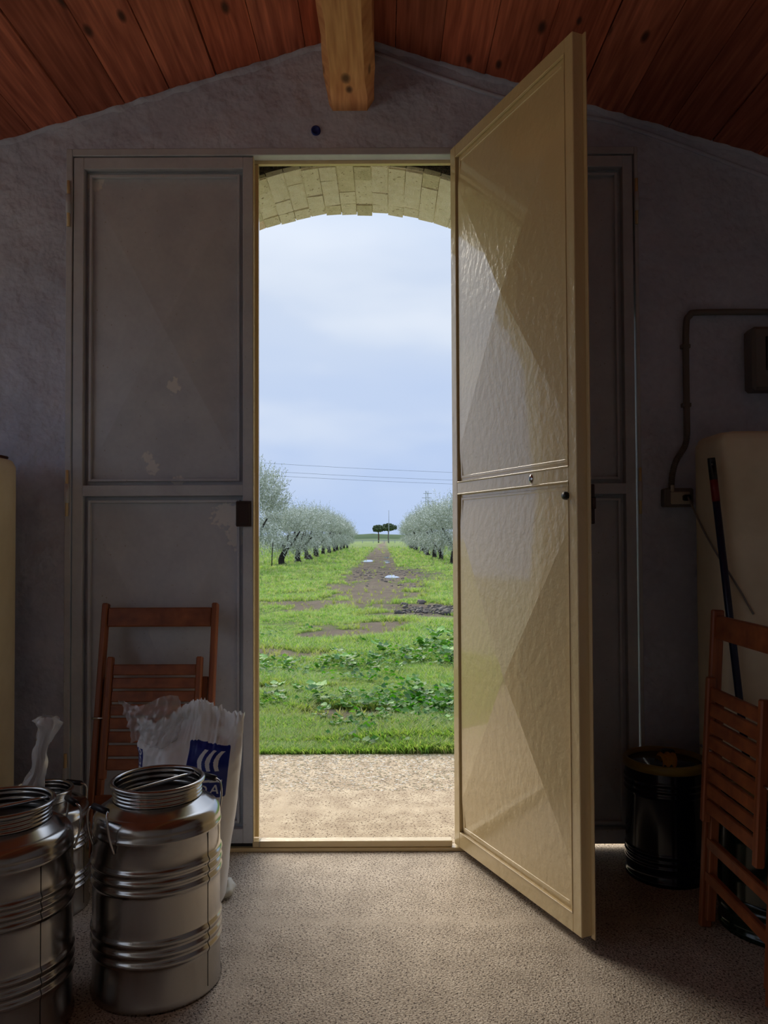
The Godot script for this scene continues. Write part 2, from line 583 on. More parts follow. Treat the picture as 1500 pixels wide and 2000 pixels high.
func ceiling_and_beam() -> void:
	var root := thing("ceiling", "pitched ceiling of reddish brown boards", "ceiling", Vector3.ZERO, 0.0, "", "structure")
	# boards run along the room, one row after another down each slope
	var mats := [M.plank_a, M.plank_b, M.plank_c]
	var w := 0.1795
	for side in [-1.0, 1.0]:
		var i := 0
		var x := 0.0
		while x < 2.75:
			var ww: float = w + rng.randf_range(-0.006, 0.006)
			var gap := 0.0025 if rng.randf() < 0.5 else 0.006
			var xa: float = CX + side * x
			var xb: float = CX + side * (x + ww - gap)
			var drop := rng.randf_range(-0.004, 0.004)
			var ya := ceil_y(xa) + drop
			var yb := ceil_y(xb) + drop + rng.randf_range(-0.003, 0.003)
			var st := new_st()
			hexa(st, [Vector3(xa, ya, -0.1), Vector3(xb, yb, -0.1), Vector3(xb, yb + 0.025, -0.1), Vector3(xa, ya + 0.025, -0.1), Vector3(xa, ya, ROOM_Z1 + 0.1), Vector3(xb, yb, ROOM_Z1 + 0.1), Vector3(xb, yb + 0.025, ROOM_Z1 + 0.1), Vector3(xa, ya + 0.025, ROOM_Z1 + 0.1)])
			put(root, "plank", done(st), mats[rng.randi() % 3])
			x += ww
			i += 1
	# roof covering above the boards, so that no light comes through the joints
	var st := new_st()
	for side in [-1.0, 1.0]:
		var xa: float = CX
		var xb: float = CX + side * 2.9
		hexa(st, [Vector3(xa, ceil_y(xa) + 0.035, -0.5), Vector3(xb, ceil_y(xb) + 0.035, -0.5), Vector3(xb, ceil_y(xb) + 0.2, -0.5), Vector3(xa, ceil_y(xa) + 0.2, -0.5), Vector3(xa, ceil_y(xa) + 0.035, ROOM_Z1 + 0.3), Vector3(xb, ceil_y(xb) + 0.035, ROOM_Z1 + 0.3), Vector3(xb, ceil_y(xb) + 0.2, ROOM_Z1 + 0.3), Vector3(xa, ceil_y(xa) + 0.2, ROOM_Z1 + 0.3)])
	put(root, "roof_covering", done(st), M.mortar)

	# ridge beam with waney, hewn edges
	st = new_st()
	var prof := []
	var n := 44
	for k in n + 1:
		var z := -0.02 + (ROOM_Z1 + 0.02) * k / n
		var ring := []
		var j := func(a: float) -> float: return fine_noise.get_noise_2d(z * 1.6, a * 9.0) * 0.010
		var cl: float = 0.022 + j.call(1.0) * 1.4
		var cr: float = 0.030 + j.call(2.0) * 1.4
		var b: float = 2.897 + j.call(3.0) * 0.4
		ring.append(Vector3(-0.2137 + j.call(4.0), 3.22, z))
		ring.append(Vector3(-0.2137 + j.call(5.0), b + cl * 1.3, z))
		ring.append(Vector3(-0.2137 + cl, b, z))
		ring.append(Vector3(-0.030 - cr, b, z))
		ring.append(Vector3(-0.030 + j.call(6.0), b + cr * 1.5, z))
		ring.append(Vector3(-0.030 + j.call(7.0), 3.22, z))
		prof.append(ring)
	for k in n:
		for q in 5:
			var a: Vector3 = prof[k][q]
			var c: Vector3 = prof[k + 1][q + 1]
			var m := (a + c) * 0.5
			quad(st, a, prof[k][q + 1], c, prof[k + 1][q], m - Vector3(CX, 3.06, m.z))
	tag(put(self, "ridge_beam", done(st), M.beam), "pale hewn timber ridge beam set into the gable wall", "beam", "", "structure")

func arch_y(x: float) -> float:
	var r := 1.27
	var dx := x - CX
	return 2.735 - r + sqrt(maxf(r * r - dx * dx, 0.0))

func arch() -> void:
	var root := thing("brick_arch", "whitewashed brick arch over the doorway seen from below", "arch", Vector3.ZERO, 0.0, "", "structure")
	var r := 1.27
	var cy := 2.735 - r
	var amax := asin(1.12 / r)
	var rows := 38
	for i in rows:
		var a0 := -amax + 2.0 * amax * i / rows
		var a1 := -amax + 2.0 * amax * (i + 1) / rows
		var z := -0.112 - rng.randf_range(0.0, 0.012)
		var bond := [0.24, 0.12, 0.12] if i % 2 == 0 else [0.12, 0.24, 0.12]
		for k in bond.size():
			var len_: float = bond[k] - 0.004
			if k == bond.size() - 1:
				len_ = z + 0.575 + rng.randf_range(-0.012, 0.018)
			var off := rng.randf_range(-0.004, 0.006)
			var g := 0.0011
			var b0 := a0 + g
			var b1 := a1 - g
			var z1 := z - len_
			var rin := r - off
			var rout := r + 0.05
			var tilt := rng.randf_range(-0.003, 0.003)
			var P := func(aa: float, rr: float, zz: float) -> Vector3: return Vector3(CX + sin(aa) * rr, cy + cos(aa) * rr, zz)
			var st := new_st()
			hexa(st, [P.call(b0, rin, z1), P.call(b1, rin + tilt, z1), P.call(b1, rout, z1), P.call(b0, rout, z1), P.call(b0, rin, z), P.call(b1, rin + tilt, z), P.call(b1, rout, z), P.call(b0, rout, z)])
			var pick := rng.randf()
			var m: int = 0 if pick < 0.42 else 1 if pick < 0.74 else 2 if pick < 0.87 else 3 if pick < 0.94 else 4
			put(root, "brick", done(st), M.bricks[m])
			z = z1 - 0.004
	# whitewash slurry in the joints
	var st := new_st(true)
	for i in rows * 2:
		var a0 := -amax + 2.0 * amax * i / (rows * 2)
		var a1 := -amax + 2.0 * amax * (i + 1) / (rows * 2)
		var rr := r + 0.0035
		quad(st, Vector3(CX + sin(a0) * rr, cy + cos(a0) * rr, -0.113), Vector3(CX + sin(a1) * rr, cy + cos(a1) * rr, -0.113), Vector3(CX + sin(a1) * rr, cy + cos(a1) * rr, -0.569), Vector3(CX + sin(a0) * rr, cy + cos(a0) * rr, -0.569), Vector3(0, -1, 0))
	put(root, "joint_mortar", done(st), M.bricks[1])
	# painted jambs of the opening below the springing
	st = new_st()
	bx(st, Vector3(CX - 1.125, -0.02, -0.57), Vector3(CX - 1.10, cy + cos(amax) * r + 0.02, -0.115))
	bx(st, Vector3(CX + 1.10, -0.02, -0.57), Vector3(CX + 1.125, cy + cos(amax) * r + 0.02, -0.115))
	put(root, "jamb_plaster", done(st), M.bricks[0])

# ------------------------------------------------------------------ doors
const FX0 := -1.246
const FX1 := 1.006
const OP0 := -0.511
const OP1 := 0.262

func door_frame() -> void:
	var root := thing("trim_1", "fixed cream steel frame and sill around the door leaves", "door frame", Vector3.ZERO, 0.0, "", "structure")
	put(root, "jamb", box_mesh(Vector3(FX0, 0, -0.06), Vector3(FX0 + 0.024, 2.747, 0.004), 0.002), M.shaded_dusty)
	put(root, "jamb", box_mesh(Vector3(FX1 - 0.014, 0, -0.06), Vector3(FX1, 2.747, 0.004), 0.002), M.shaded_dusty)
	put(root, "lintel", box_mesh(Vector3(FX0 + 0.024, 2.719, -0.042), Vector3(FX1 - 0.014, 2.747, 0.004), 0.002), M.shaded_dusty)
	put(root, "lintel_stop", box_mesh(Vector3(FX0 + 0.024, 2.7055, -0.062), Vector3(FX1 - 0.014, 2.745, -0.0425), 0.0015), M.enamel)
	put(root, "lower_sill", box_mesh(Vector3(FX0 + 0.024, 0.0, -0.03), Vector3(OP1 + 0.1, 0.0145, 0.010), 0.0015), M.enamel)
	put(root, "upper_sill", box_mesh(Vector3(OP0 + 0.026, 0.0150, -0.035), Vector3(OP1 - 0.004, 0.0385, 0.003), 0.0015), M.enamel)
	put(root, "sill_end", box_mesh(Vector3(OP0 - 0.002, 0.0150, -0.035), Vector3(OP0 + 0.0235, 0.0375, 0.0015), 0.0015), M.enamel)
	put(root, "sill_seam", box_mesh(Vector3(OP0 + 0.0238, 0.0160, -0.034), Vector3(OP0 + 0.0257, 0.0375, 0.0022)), M.white_plastic)

# One steel leaf. x runs from the hinge to the free edge; inner_sign says which z side faces the room.
func leaf(root: Node3D, w: float, y0: float, y1: float, inner_sign: float, crease: float, bulge: float, frame_mat: Material, sheet_mat: Material, lip: bool, gap := 0.0) -> void:
	var t := 0.042
	var s := 0.040
	var zi := 0.0 if inner_sign > 0.0 else -t      # room face
	var zo := -t if inner_sign > 0.0 else 0.0      # outer face
	var mid0 := 1.376
	var mid1 := 1.418
	put(root, "hinge_stile", box_mesh(Vector3(0, y0, -t), Vector3(s, y1, 0), 0.002), frame_mat)
	put(root, "lock_stile", box_mesh(Vector3(w - s, y0, -t), Vector3(w, y1, 0), 0.002), frame_mat)
	for r in [["top_rail", y1 - 0.045, y1], ["middle_rail", mid0, mid1], ["bottom_rail", y0, y0 + 0.055]]:
		put(root, r[0], box_mesh(Vector3(s, r[1], -t + 0.0005), Vector3(w - s, r[2], -0.0005), 0.0015), frame_mat)
	if lip:
		put(root, "meeting_lip", box_mesh(Vector3(w - 0.004, y0 - 0.008, zi - 0.0045 * inner_sign), Vector3(w + 0.013, y1, zi + 0.0003 * inner_sign), 0.001), frame_mat)
	for p in [[mid1, y1 - 0.045], [y0 + 0.055, mid0]]:
		var xa := s
		var xb := w - s
		var ya: float = p[0]
		var yb: float = p[1]
		var zs := zo + 0.006 * inner_sign              # plane of the sheet
		var out := -inner_sign
		var c := Vector3((xa + xb) * 0.5, (ya + yb) * 0.5, zs + out * bulge)
		var h := (yb - ya) * 0.5
		var back := -out * bulge * crease / (h - crease)
		var xg := xa + gap                             # the sheet stops short of the hinge stile
		var l0 := Vector3(xg, ya + crease, zs)
		var l1 := Vector3(xg, yb - crease, zs)
		var r0 := Vector3(xb, ya + crease, zs)
		var r1 := Vector3(xb, yb - crease, zs)
		var st := new_st()
		var o := Vector3(0, 0, out)
		tri(st, l0, l1, c, o)
		tri(st, r0, r1, c, o)
		tri(st, l1, r1, c, o)
		tri(st, l0, r0, c, o)
		quad(st, l1, r1, Vector3(xb, yb, zs + back), Vector3(xg, yb, zs + back), o)
		quad(st, l0, r0, Vector3(xb, ya, zs + back), Vector3(xg, ya, zs + back), o)
		put(root, "pressed_panel", done(st), sheet_mat)
		# glazing-like bead of angle steel on the room side, a groove away from the frame
		var g := 0.016
		var bw := 0.010
		var z0 := zs + inner_sign * 0.002
		var z1 := zs + inner_sign * 0.020
		var zl := minf(z0, z1)
		var zh := maxf(z0, z1)
		var e := Vector3(0, 0, 0)
		put(root, "panel_bead", box_mesh(Vector3(xa + g, ya + g, zl), Vector3(xa + g + bw, yb - g, zh), 0.001), frame_mat, e)
		put(root, "panel_bead", box_mesh(Vector3(xb - g - bw, ya + g, zl), Vector3(xb - g, yb - g, zh), 0.001), frame_mat, e)
		put(root, "panel_bead", box_mesh(Vector3(xa + g + bw, ya + g, zl), Vector3(xb - g - bw, ya + g + bw, zh), 0.001), frame_mat, e)
		put(root, "panel_bead", box_mesh(Vector3(xa + g + bw, yb - g - bw, zl), Vector3(xb - g - bw, yb - g, zh), 0.001), frame_mat, e)
		# thin paint-filled weld line round the sheet on the outer side
		var q0 := zo - inner_sign * 0.0022
		var q1 := zo + inner_sign * 0.0075
		var ql := minf(q0, q1)
		var qh := maxf(q0, q1)
		put(root, "weld_line", box_mesh(Vector3(xa + 0.004, ya, ql), Vector3(xb, ya + 0.004, qh), 0.001), frame_mat, e)
		put(root, "weld_line", box_mesh(Vector3(xa + 0.004, yb - 0.004, ql), Vector3(xb, yb, qh), 0.001), frame_mat, e)
		put(root, "weld_line", box_mesh(Vector3(xb - 0.0035, ya + 0.004, ql), Vector3(xb, yb - 0.004, qh), 0.001), frame_mat, e)

func hinge(root: Node3D, x: float, y: float, z: float) -> void:
	var st := new_st(true)
	lathe(st, [Vector2(0, -0.09), Vector2(0.006, -0.09), Vector2(0.006, -0.04), Vector2(0.0062, 0.045), Vector2(0.006, 0.09), Vector2(0, 0.09)], 12, at(x, y, z))
	var h := put(root, "hinge", done(st), M.enamel)
	st = new_st(true)
	lathe(st, [Vector2(0, -0.038), Vector2(0.0095, -0.038), Vector2(0.0095, 0.036), Vector2(0, 0.036)], 12, at(x, y, z))
	put(h, "barrel", done(st), M.shaded_dusty)

func doors() -> void:
	# closed leaf behind the chair and the kegs
	var d1 := thing("door_1", "closed steel door leaf with pressed diamond panels behind the folding chair", "door", Vector3(FX0 + 0.028, 0, 0), 0.0, "", "structure")
	leaf(d1, 0.707, 0.030, 2.714, 1.0, 0.03, -0.036, M.shaded_dusty, patched_sheet(), false)
	for y in [2.526, 1.387, 0.29]:
		hinge(d1, -0.016, y, 0.011)
	put(d1, "rebate", box_mesh(Vector3(0.690, 0.038, -0.062), Vector3(0.7225, 2.704, -0.0425), 0.0015), M.enamel)
	put(d1, "edge_strip", box_mesh(Vector3(0.707, 0.038, -0.042), Vector3(0.7095, 2.716, 0.001), 0.0008), M.enamel)
	put(d1, "added_gap_strip", box_mesh(Vector3(0.0, 0.0150, -0.030), Vector3(0.705, 0.0297, -0.010), 0.001), M.black)  # black strip added to keep the gap under the leaf dark
	var strike := put(d1, "strike_box", box_mesh(Vector3(0.644, 1.254, 0.001), Vector3(0.706, 1.353, 0.022), 0.003), M.lock)
	put(strike, "cover_plate", box_mesh(Vector3(0.653, 1.264, 0.0225), Vector3(0.698, 1.343, 0.0255), 0.0012), M.lock)
	# open leaf, swung into the room
	var d2 := thing("door_2", "open glossy cream steel door leaf swung into the room", "door", Vector3(OP1 + 0.004, 0, 0.012), deg_to_rad(-66.5), "", "structure")
	leaf(d2, 0.771, 0.030, 2.732, -1.0, 0.13, 0.024, M.enamel, M.enamel, true, 0.011)
	var st := new_st(true)
	lathe(st, [Vector2(0, 0.004), Vector2(0.008, 0.003), Vector2(0.0105, 0.0)], 24, Transform3D(Basis(Vector3(1, 0, 0), PI / 2).scaled(Vector3(1.0, 1.45, 1.0)), Vector3(0.534, 1.396, 0.0)))
	var esc := put(d2, "keyhole_plate", done(st), M.chrome)
	put(esc, "keyhole", box_mesh(Vector3(0.531, 1.389, 0.0035), Vector3(0.537, 1.403, 0.0046), 0.001), M.black)
	st = new_st(true)
	lathe(st, [Vector2(0, 0.016), Vector2(0.010, 0.015), Vector2(0.0125, 0.010), Vector2(0.0125, 0.0)], 20, Transform3D(Basis(Vector3(1, 0, 0), PI / 2), Vector3(0.722, 1.331, -0.002)))
	put(d2, "lock_cylinder", done(st), M.black)
	var lock := put(d2, "lock_case", box_mesh(Vector3(0.685, 1.245, -0.068), Vector3(0.770, 1.365, -0.043), 0.003), M.lock)
	put(lock, "latch_bolt", box_mesh(Vector3(0.770, 1.29, -0.063), Vector3(0.781, 1.325, -0.048), 0.002), M.lock)
	for y in [2.5, 1.39, 0.28]:
		hinge(d2, -0.008, y, -0.036)
	# closed leaf on the other side
	var d3 := thing("door_3", "closed steel door leaf in shadow behind the open leaf and the blue drum", "door", Vector3(FX1 - 0.020, 0, -0.042), PI, "", "structure")
	leaf(d3, 0.712, 0.022, 2.714, -1.0, 0.03, -0.036, M.shaded_dusty, M.shaded_dusty, false)
	for y in [2.526, 1.387, 0.29]:
		hinge(d3, -0.012, y, -0.052)

# dust and shade toned paint with the pale touched-up spots of the closed leaf
func patched_sheet() -> StandardMaterial3D:
	var m: StandardMaterial3D = M.shaded_dusty.duplicate()
	var w := 256
	var h := 1024
	var im := Image.create(w, h, false, Image.FORMAT_RGBA8)
	im.fill(Color(0.74, 0.72, 0.66, 0.0))
	var n := noise(131, 0.05)
	# x and y in metres on the leaf, then radius across and up
	for s in [[0.393, 1.808, 0.026, 0.034], [0.285, 1.53, 0.022, 0.026], [0.305, 1.49, 0.026, 0.030], [0.405, 1.435, 0.026, 0.022], [0.62, 1.30, 0.085, 0.055], [0.635, 1.22, 0.035, 0.06], [0.06, 2.64, 0.05, 0.05]]:
		for y in range(int((1.0 - (s[1] + 0.15) / 2.75) * h), int((1.0 - (s[1] - 0.15) / 2.75) * h)):
			for x in w:
				if y < 0 or y >= h:
					continue
				var px := 0.72 * (x + 0.5) / w
				var py := 2.75 * (1.0 - (y + 0.5) / h)
				var q: float = pow((px - s[0]) / s[2], 2.0) + pow((py - s[1]) / s[3], 2.0) + n.get_noise_2d(x * 2.0, y * 2.0) * 1.1
				if q < 1.0:
					im.set_pixel(x, y, Color(0.98, 0.97, 0.95, maxf(im.get_pixel(x, y).a, clampf((1.0 - q) * 3.0, 0.0, 1.0) * 0.75)))
	m.detail_enabled = true
	m.detail_albedo = tex(im)
	m.detail_blend_mode = BaseMaterial3D.BLEND_MODE_MIX
	m.detail_uv_layer = BaseMaterial3D.DETAIL_UV_2
	m.uv2_triplanar = true
	m.uv2_world_triplanar = false
	m.uv2_scale = Vector3(1.0 / 0.72, 1.0 / 2.75, 1.0)
	return m

# ------------------------------------------------------------------ outdoors
func patch(x: float, d: float, cx: float, cd: float, rx: float, rd: float) -> float:
	var q := sqrt(pow((x - cx) / rx, 2.0) + pow((d - cd) / rd, 2.0))
	return clampf(1.35 - q, 0.0, 1.0)

# how bare the soil is at a spot of the field; d is the distance from the camera
func bare(x: float, d: float) -> float:
	var b := 0.0
	b = maxf(b, patch(x, d, -1.35, 8.2, 0.75, 0.55))
	b = maxf(b, patch(x, d, -1.3, 6.35, 0.8, 0.25) * 0.8)
	b = maxf(b, patch(x, d, -0.45, 9.9, 0.75, 0.5) * 0.9)
	b = maxf(b, patch(x, d, 0.05, 11.0, 0.5, 0.8) * 0.8)
	b = maxf(b, patch(x, d, -0.3, 5.35, 1.2, 0.25) * 0.45)
	b = maxf(b, patch(x, d, 1.2, 7.0, 0.6, 0.2) * 0.5)
	b = maxf(b, patch(x, d, 0.75, 13.6, 0.75, 1.0) * 1.1)
	b = maxf(b, patch(x, d, -1.1, 14.5, 1.2, 1.6) * 0.75)
	b = maxf(b, patch(x, d, -0.2, 19.5, 1.2, 6.0) * 0.85)
	b = maxf(b, patch(x, d, -0.2, 14.0, 1.6, 1.0) * 0.7)
	b = maxf(b, patch(x, d, 0.5, 12.3, 0.9, 0.5) * 0.75)
	b = maxf(b, patch(x, d, 0.2, 27.0, 1.6, 6.0) * 1.0)
	# the two ruts of the track
	var fade := smoothstep(18.0, 26.0, d)
	for rx in [-0.95, 0.25]:
		b = maxf(b, clampf(1.25 - absf(x - rx) / 0.42, 0.0, 1.0) * fade * 0.95)
	b = maxf(b, clampf(1.0 - absf(x + 0.35) / 1.5, 0.0, 1.0) * fade * 0.75)
	b += mud_noise.get_noise_2d(x * 3.0, d * 2.4) * 0.6 - 0.06 + fine_noise.get_noise_2d(x * 0.9, d * 0.8) * 0.22
	return clampf(b * 1.35, 0.0, 1.0)

func ground_y(x: float, d: float) -> float:
	var k := smoothstep(4.4, 6.0, d)
	var y := -0.02 + mud_noise.get_noise_2d(x * 1.1, d * 1.1) * 0.05 * k + fine_noise.get_noise_2d(x * 2.0, d * 2.0) * 0.012 * k
	if d > 20.0 and d < 140.0:
		for rx in [-0.95, 0.25]:
			y -= 0.07 * clampf(1.0 - absf(x - rx) / 0.35, 0.0, 1.0)
	return y

func outdoors_ground() -> void:
	# concrete apron before the door
	var am := mat(Color.WHITE, 0.85)
	am.albedo_texture = mottled(1024, Color(0.66, 0.58, 0.48), Color(0.82, 0.75, 0.64), noise(141, 0.008), noise(142, 0.08), 0.4, noise(143, 0.05, FastNoiseLite.TYPE_SIMPLEX, 2), 190, Color(0.42, 0.34, 0.26))
	triplanar(am, Vector3(0.9, 0.9, 0.9))
	am.heightmap_enabled = true
	am.heightmap_texture = M.floor.heightmap_texture
	am.heightmap_scale = 0.3
	var st := new_st()
	bx(st, Vector3(-6, -0.22, -1.362), Vector3(6, -0.004, -0.05), 0.006)
	tag(put(self, "concrete_apron", done(st), am), "sunlit beige concrete apron just outside the door", "pavement", "", "structure")
	for x in [-1.0, 1.0]:
		var y := put(self, "yard", box_mesh(Vector3(x * 2.9, -0.3, -0.6), Vector3(x * 40.0, -0.03, 12.0)), am)
		tag(y, "beige concrete yard along the barn's %s long wall" % ("windowed" if x < 0.0 else "blind"), "pavement", "", "structure")
	# crumbs of stone and straw on its outer half
	var chip := new_st()
	tri(chip, Vector3(-0.5, 0, -0.3), Vector3(0.5, 0, -0.2), Vector3(0.1, 0.35, 0.05), Vector3(0, 1, -1))
	tri(chip, Vector3(0.5, 0, -0.2), Vector3(0.1, 0, 0.5), Vector3(0.1, 0.35, 0.05), Vector3(1, 1, 1))
	tri(chip, Vector3(0.1, 0, 0.5), Vector3(-0.5, 0, -0.3), Vector3(0.1, 0.35, 0.05), Vector3(-1, 1, 1))
	var places := []
	for i in 9000:
		var u := pow(rng.randf(), 1.3)
		var z := lerpf(-1.35, -0.72, u)
		var x := rng.randf_range(-1.6, 1.4)
		var s := rng.randf_range(0.004, 0.013)
		var tone: Color = [Color(0.82, 0.78, 0.70), Color(0.50, 0.42, 0.31), Color(0.30, 0.24, 0.17), Color(0.30, 0.27, 0.16)][rng.randi() % 4]
		places.append([Transform3D(Basis(Vector3.UP, rng.randf() * TAU).scaled(Vector3(s * rng.randf_range(1.0, 2.4), s * 0.45, s)), Vector3(x, -0.0035, z)), tone])
	scatter("gravel_crumbs", "fine stone and straw crumbs along the apron edge", "gravel", done(chip), places, 0.9)

	# field surface
	st = new_st(true)
	var ds := [4.36]
	while ds[-1] < 900.0:
		ds.append(ds[-1] + maxf(0.045, (ds[-1] - 4.0) * 0.018))
	var nx := 150
	var grass_a := Color(0.12, 0.19, 0.04)
	var grass_b := Color(0.20, 0.27, 0.07)
	var soil_a := Color(0.085, 0.062, 0.045)
	var soil_b := Color(0.27, 0.21, 0.145)
	var rows := []
	for d in ds:
		var row := []
		var half := maxf(3.2, d * 0.42)
		for i in nx + 1:
			var x: float = half * (2.0 * i / nx - 1.0)
			var b := bare(x, d)
			var g := clampf(0.5 + fine_noise.get_noise_2d(x * 0.8, d * 0.5) * 0.8, 0.0, 1.0)
			var wet := smoothstep(20.0, 30.0, d) * 0.55 + patch(x, d, 0.75, 13.6, 0.75, 1.0) * 0.8
			var soil := soil_b.lerp(soil_a, clampf(wet + (0.5 - g) * 0.9, 0.0, 1.0))
			row.append([Vector3(x, ground_y(x, d), 3.0 - d), grass_a.lerp(grass_b, g).lerp(soil, smoothstep(0.25, 0.7, b))])
		rows.append(row)
	for r in rows.size() - 1:
		for i in nx:
			var q := [rows[r][i], rows[r][i + 1], rows[r + 1][i + 1], rows[r + 1][i]]
			for k in [0, 2, 1, 0, 3, 2]:
				st.set_color(q[k][1])
				st.add_vertex(q[k][0])
	st.index()
	var gm := mat(Color.WHITE, 0.95)
	gm.vertex_color_use_as_albedo = true
	gm.heightmap_enabled = true
	gm.heightmap_texture = M.floor.heightmap_texture
	gm.heightmap_scale = 3.0
	triplanar(gm, Vector3(1.3, 1.3, 1.3))
	tag(put(self, "ground", done(st), gm), "grassy olive grove floor with a muddy track down the middle", "field", "", "structure")

	# grass blades in tufts: many short, with taller ones at the apron edge
	var tuft := new_st()
	var r2 := RandomNumberGenerator.new()
	r2.seed = 5
	for i in 9:
		var a := r2.randf() * TAU
		var base := Vector3(cos(a), 0, sin(a)) * r2.randf_range(0.0, 0.35)
		var lean := Vector3(cos(a + r2.randf_range(-0.8, 0.8)), 0, sin(a + r2.randf_range(-0.8, 0.8))) * r2.randf_range(0.15, 0.75)
		var hgt := r2.randf_range(0.55, 1.0)
		var side := Vector3(-sin(a), 0, cos(a)) * 0.05
		var m := base + lean * 0.35 + Vector3(0, hgt * 0.6, 0)
		var tip := base + lean + Vector3(0, hgt, 0)
		quad(tuft, base - side, base + side, m + side * 0.8, m - side * 0.8, lean + Vector3(0, 0.2, 0))
		tri(tuft, m - side * 0.8, m + side * 0.8, tip, lean + Vector3(0, 0.2, 0))
	var tuft_mesh := done(tuft)
	var gp := []
	var greens := [Color(0.29, 0.43, 0.13), Color(0.37, 0.51, 0.18), Color(0.49, 0.57, 0.28), Color(0.19, 0.33, 0.10), Color(0.56, 0.54, 0.33)]
	for i in 390000:
		# even over the picture rather than over the land: denser close by
		var u := rng.randf()
		var d := 4.38 / (1.0 - u * (1.0 - 4.38 / 120.0))
		var x := rng.randf_range(-1.0, 1.0) * (0.42 * d + 0.5) - 0.03 * d
		var b := bare(x, d)
		if rng.randf() < smoothstep(0.10, 0.55, b) * 0.98:
			continue
		var s := rng.randf_range(0.022, 0.075) * (1.0 + maxf(0.0, d - 8.0) * 0.035)
		if d < 4.6:
			s *= 0.8
		var lush := mud_noise.get_noise_2d(x * 2.0 + 40.0, d * 1.6)
		s *= 1.0 + lush * 1.1
		var tone: Color = greens[rng.randi() % 5]
		tone = tone.lerp(Color(0.46, 0.42, 0.21), clampf(b * 1.2 + rng.randf_range(-0.2, 0.1), 0.0, 0.8))
		tone = tone * rng.randf_range(0.8, 1.15)
		gp.append([Transform3D(Basis(Vector3.UP, rng.randf() * TAU).scaled(Vector3(s, s, s)), Vector3(x, ground_y(x, d) - 0.004, 3.0 - d)), tone])
	scatter("grass", "short bright green grass growing over the grove floor", "grass", tuft_mesh, gp, 0.75, true)

	# dark wet clods turned up at one side of the track
	var clod := new_st(true)
	var sph := []
	for k in 7:
		var ph := PI * k / 6.0
		var ring := []
		for j in 9:
			var th := TAU * j / 9.0
			var v := Vector3(sin(ph) * cos(th), cos(ph), sin(ph) * sin(th))
			ring.append(v * (1.0 + 0.5 * fine_noise.get_noise_3dv(v * 1.1 + Vector3(3, 1, 7))))
		sph.append(ring)
	for k in 6:
		for j in 9:
			quad(clod, sph[k][j], sph[k][(j + 1) % 9], sph[k + 1][(j + 1) % 9], sph[k + 1][j], (sph[k][j] as Vector3) + sph[k + 1][j])
	places = []
	for i in 330:
		var x := 0.95 + rng.randfn() * 0.34
		var d := 13.5 + rng.randfn() * 0.38
		var s := rng.randf_range(0.012, 0.07) * (1.0 if rng.randf() < 0.2 else 0.45)
		places.append([Transform3D(Basis(Vector3.UP, rng.randf() * TAU).scaled(Vector3(s * 1.5, s, s)), Vector3(x, ground_y(x, d) + s * 0.1, 3.0 - d)), Color(0.030, 0.024, 0.021) * rng.randf_range(0.6, 1.6)])
	for i in 170:
		var x := 0.15 + rng.randf_range(-1.3, 1.3)
		var d := rng.randf_range(20.0, 34.0)
		var s := rng.randf_range(0.012, 0.04)
		places.append([Transform3D(Basis(Vector3.UP, rng.randf() * TAU).scaled(Vector3(s * 1.6, s, s)), Vector3(x, ground_y(x, d), 3.0 - d)), Color(0.07, 0.055, 0.045) * rng.randf_range(0.7, 1.7)])
	scatter("mud_clods", "dark wet earth churned up beside the track", "mud", done(clod), places, 0.6)

	# puddles standing in the ruts
	var sky_toned_water := mat(Color(0.10, 0.10, 0.09), 0.04)
	sky_toned_water.metallic_specular = 0.7
	sky_toned_water.albedo_color = Color(0.85, 0.87, 0.88)  # pale tone stands in for the bright sky mirrored in the puddles
	sky_toned_water.metallic = 0.6
	for p in [[0.30, 26.3, 0.34, 1.1, "puddle in the closer stretch of the muddy track"], [-0.93, 46.0, 0.62, 2.2, "long puddle in the rut towards the tall olive trees"], [0.12, 42.5, 0.20, 1.0, "small round puddle in the middle of the rut"], [0.10, 45.5, 0.22, 1.0, "narrow puddle in the rut beside the long puddle"], [0.02, 54.0, 0.38, 2.4, "puddle far down the muddy track"]]:
		st = new_st()
		var ring := []
		for k in 18:
			var a := TAU * k / 18.0
			var q := 1.0 + 0.3 * fine_noise.get_noise_2d(cos(a) * 2.0 + p[1], sin(a) * 2.0)
			ring.append(Vector3(cos(a) * p[2] * q, 0, sin(a) * p[3] * q))
		for k in 18:
			var a: Vector3 = ring[k]
			var b: Vector3 = ring[(k + 1) % 18]
			tri(st, Vector3.ZERO, a, b, Vector3.UP)
			quad(st, a, b, b + Vector3(0, -0.12, 0), a + Vector3(0, -0.12, 0), a)
		var o := put(self, "puddle", done(st), sky_toned_water, Vector3(p[0], -0.045, 3.0 - p[1]))
		tag(o, "sky-toned " + p[4], "puddle")

func scatter(called: String, label: String, category: String, mesh: Mesh, places: Array, rough: float, leafy := false) -> void:
	var mm := MultiMesh.new()
	mm.transform_format = MultiMesh.TRANSFORM_3D
	mm.use_colors = true
	mm.mesh = mesh
	mm.instance_count = places.size()
	for i in places.size():
		mm.set_instance_transform(i, places[i][0])
		mm.set_instance_color(i, places[i][1])
	var m := mat(Color.WHITE, rough)
	m.vertex_color_use_as_albedo = true
	if leafy:
		m.backlight_enabled = true
		m.backlight = Color(0.9, 1.0, 0.55)
	var o := MultiMeshInstance3D.new()
	o.name = numbered(called)
	o.multimesh = mm
	o.material_override = m
	add_child(o)
	tag(o, label, category, "", "stuff")

